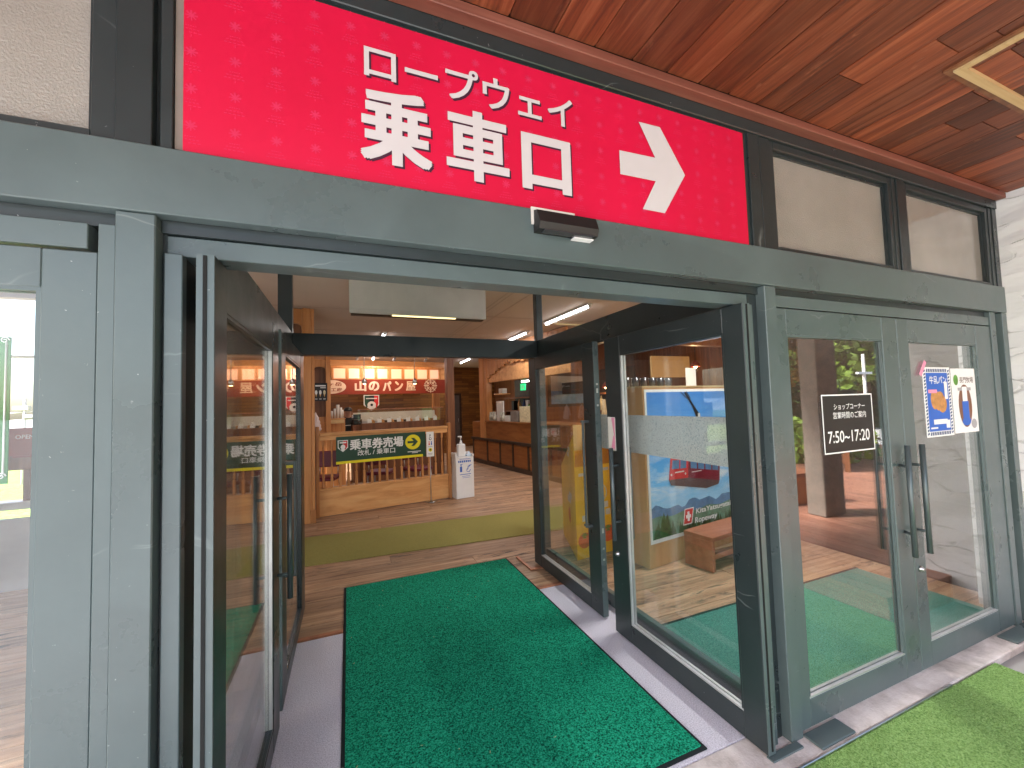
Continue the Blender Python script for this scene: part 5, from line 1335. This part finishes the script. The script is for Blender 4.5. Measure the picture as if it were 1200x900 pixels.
# ================================================================== OUTDOORS behind the camera (seen in the glass)
DK = tag(bx('deck', M['deck'], None, 3.52, 14, -9, 1.0, -0.05, 0.115), kind='structure')
deck_src = MB(); deck_src.box(-.5, .5, -.5, .5, -.5, .5); tmp = deck_src.build('plank', M['deck'], None); deck_me = tmp.data; bpy.data.objects.remove(tmp)
x = 3.5
while x < 12:
    for c0, c1 in ((-8.9, -5.5), (-5.49, -2.2), (-2.19, 1.0)):
        plank(DK, x + .004, x + .136, c0, c1, .1165, .15, deck_me)
    x += .14
PL = thing('porch_pillar', 'square grey brown stucco pillar carrying the porch roof', 'pillar', (5.42, -0.6, 0.15))
bx('shaft', M['sand'], PL, -.25, .13, .03, .24, 0.0, 2.63, .01); bx('eave_beam', M['brownwood'], PL, -4.0, 1.2, -.12, .12, 2.80, 2.985)
PX = thing('planter_box', 'orange brown wooden planter bench at the foot of the pillar', 'planter', (5.15, -1.0, .15), R_(10))
bx('body', M['orange_planter'], PX, -.05, .75, -.35, .05, 0, .36, .005); bx('seat', M['bench'], PX, -.08, .78, -.38, .08, .361, .41, .004)
# hedge, fence, banners
def leaf_cloud(n, rx, ry, rz, size, seed, shell=0.55):
    rr = random.Random(seed); verts = []; faces = []
    lob = [(Vector((rr.uniform(-.6, .6) * rx, rr.uniform(-.6, .6) * ry, rr.uniform(-.6, .7) * rz)), rr.uniform(.35, .62)) for _ in range(14)]
    for _ in range(n):
        c, s = rr.choice(lob)
        d = Vector((rr.gauss(0, 1), rr.gauss(0, 1), rr.gauss(0, 1))).normalized() * (s * rr.uniform(shell, 1.05))
        p = c + Vector((d.x * rx, d.y * ry, d.z * rz))
        t = Vector((rr.gauss(0, 1), rr.gauss(0, 1), rr.gauss(0, .6))).normalized(); q = t.cross(Vector((rr.gauss(0, 1), rr.gauss(0, 1), rr.gauss(0, 1)))).normalized()
        z = size * rr.uniform(.6, 1.4); i = len(verts)
        verts += [p - t * z, p + q * z * .6, p + t * z, p - q * z * .6]; faces.append((i, i + 1, i + 2, i + 3))
    return verts, faces
def cloud_mesh(name, m, *a):
    v, f = leaf_cloud(*a); me = bpy.data.meshes.new(name); me.from_pydata([tuple(x) for x in v], [], f); me.materials.append(m); return me
crowns = [cloud_mesh('crown', M['leaf'], 7000, 3.0, 3.0, 3.4, .22, 1), cloud_mesh('crown', M['leaf'], 7000, 3.4, 3.2, 3.0, .22, 2), cloud_mesh('crown', M['leaf_dark'], 7000, 2.8, 2.8, 4.0, .22, 3), cloud_mesh('crown', M['leaf_yellow'], 5000, 2.4, 2.4, 2.6, .2, 4)]
tb = MB(); tb.tube((0, 0, 0), (0.1, 0, 3.0), .28, .18, 9); tb.tube((.1, 0, 2.9), (.9, .3, 5.2), .13, .04, 7); tb.tube((.1, 0, 2.8), (-.8, -.2, 5.0), .12, .04, 7); tb.tube((.1, 0, 3.0), (.1, .5, 5.6), .13, .04, 7)
tmp = tb.build('trunk', M['bark'], None); trunk_me = tmp.data; bpy.data.objects.remove(tmp)
def tree(x, y, s, k, label, z=-.06):
    t = thing('broadleaf_tree', label, 'tree', (x, y, z), x * 1.7, 'trees beyond the deck'); t.scale = (s, s, s)
    link('trunk', trunk_me, t); c = link('crown', crowns[k], t); c.location = (0, 0, 5.0)
gl = 'leafy green tree beyond the deck, reflected in the glass doors'
for x, y, s, k in ((22, -8.5, 1.1, 0), (25, -12, 1.25, 1), (28, -16, 1.3, 2), (23, -15, 1.1, 0), (30, -9.5, 1.4, 1), (27, -6, 1.2, 2), (33, -18, 1.5, 0), (19, -13.5, 1.0, 1), (16, -17, 1.2, 0), (11, -18, 1.2, 1), (36, -12, 1.6, 2), (6, -21, 1.3, 0)):
    tree(x, y, s, k, gl)
tree(21.0, -13.6 + 1.2, .75, 3, 'small orange leaved tree beyond the deck, reflected in the glass')
b = MB(); b.poly([(14, -60, -.05), (120, -60, 14), (120, 30, 12), (30, 8, -.05), (18, -20, -.05)]); tag(b.build('hillside', M['hill']), kind='structure')
hd = link('hedge', cloud_mesh('hedge', M['leaf'], 6000, 4.2, 1.0, .55, .09, 9)); hd.location = (12.0, -4.2, .55); hd.rotation_euler = (0, 0, -.5); tag(hd, 'low clipped green hedge along the far edge of the deck', 'hedge')
FN = thing('low_fence', 'brown slatted deck fence with red cloth strips', 'fence', (10.6, -3.3, .15), -.55)
for k in range(4): bx('slat', M['brownwood'], FN, -2.5, 2.5, -.02, .02, .15 + k * .22, .30 + k * .22)
for k in range(4): bx('fence_post', M['brownwood'], FN, -2.5 + k * 1.62, -2.42 + k * 1.62, .021, .1, 0, 1.1)
bx('cloth_strip', M['red'], FN, -1.2, 2.2, -.03, -.021, .86, 1.0)
UP = thing('utility_pole', 'white utility pole with small crossarm beyond the deck', 'pole', (16.6, -5.7, -.06)); b = MB(); b.tube((0, 0, 0), (0, 0, 3.0), .06, .045, 10); b.build('shaft', M['offwhite'], UP); bx('crossarm', M['white'], UP, -.4, .4, -.04, .04, 2.3, 2.38)
# left outdoors seen through the far window
LP = thing('lamp_post', 'grey lamp post with two arms seen through the left window', 'lamp post', (-7.5, 14.0, -.5)); b = MB(); b.tube((0, 0, 0), (0, 0, 2.6), .04, .03, 8); b.tube((-.25, 0, 2.25), (.45, 0, 2.3), .02, .02, 6); b.tube((-.35, 0, 2.05), (.25, 0, 2.1), .02, .02, 6); b.build('post', M['greypanel'], LP)
bx('lamp_head', M['greypanel'], LP, -.2, .1, -.06, .06, 2.31, 2.42, .01); bx('lamp_head', M['greypanel'], LP, .0, .3, -.06, .06, 2.11, 2.2, .01)
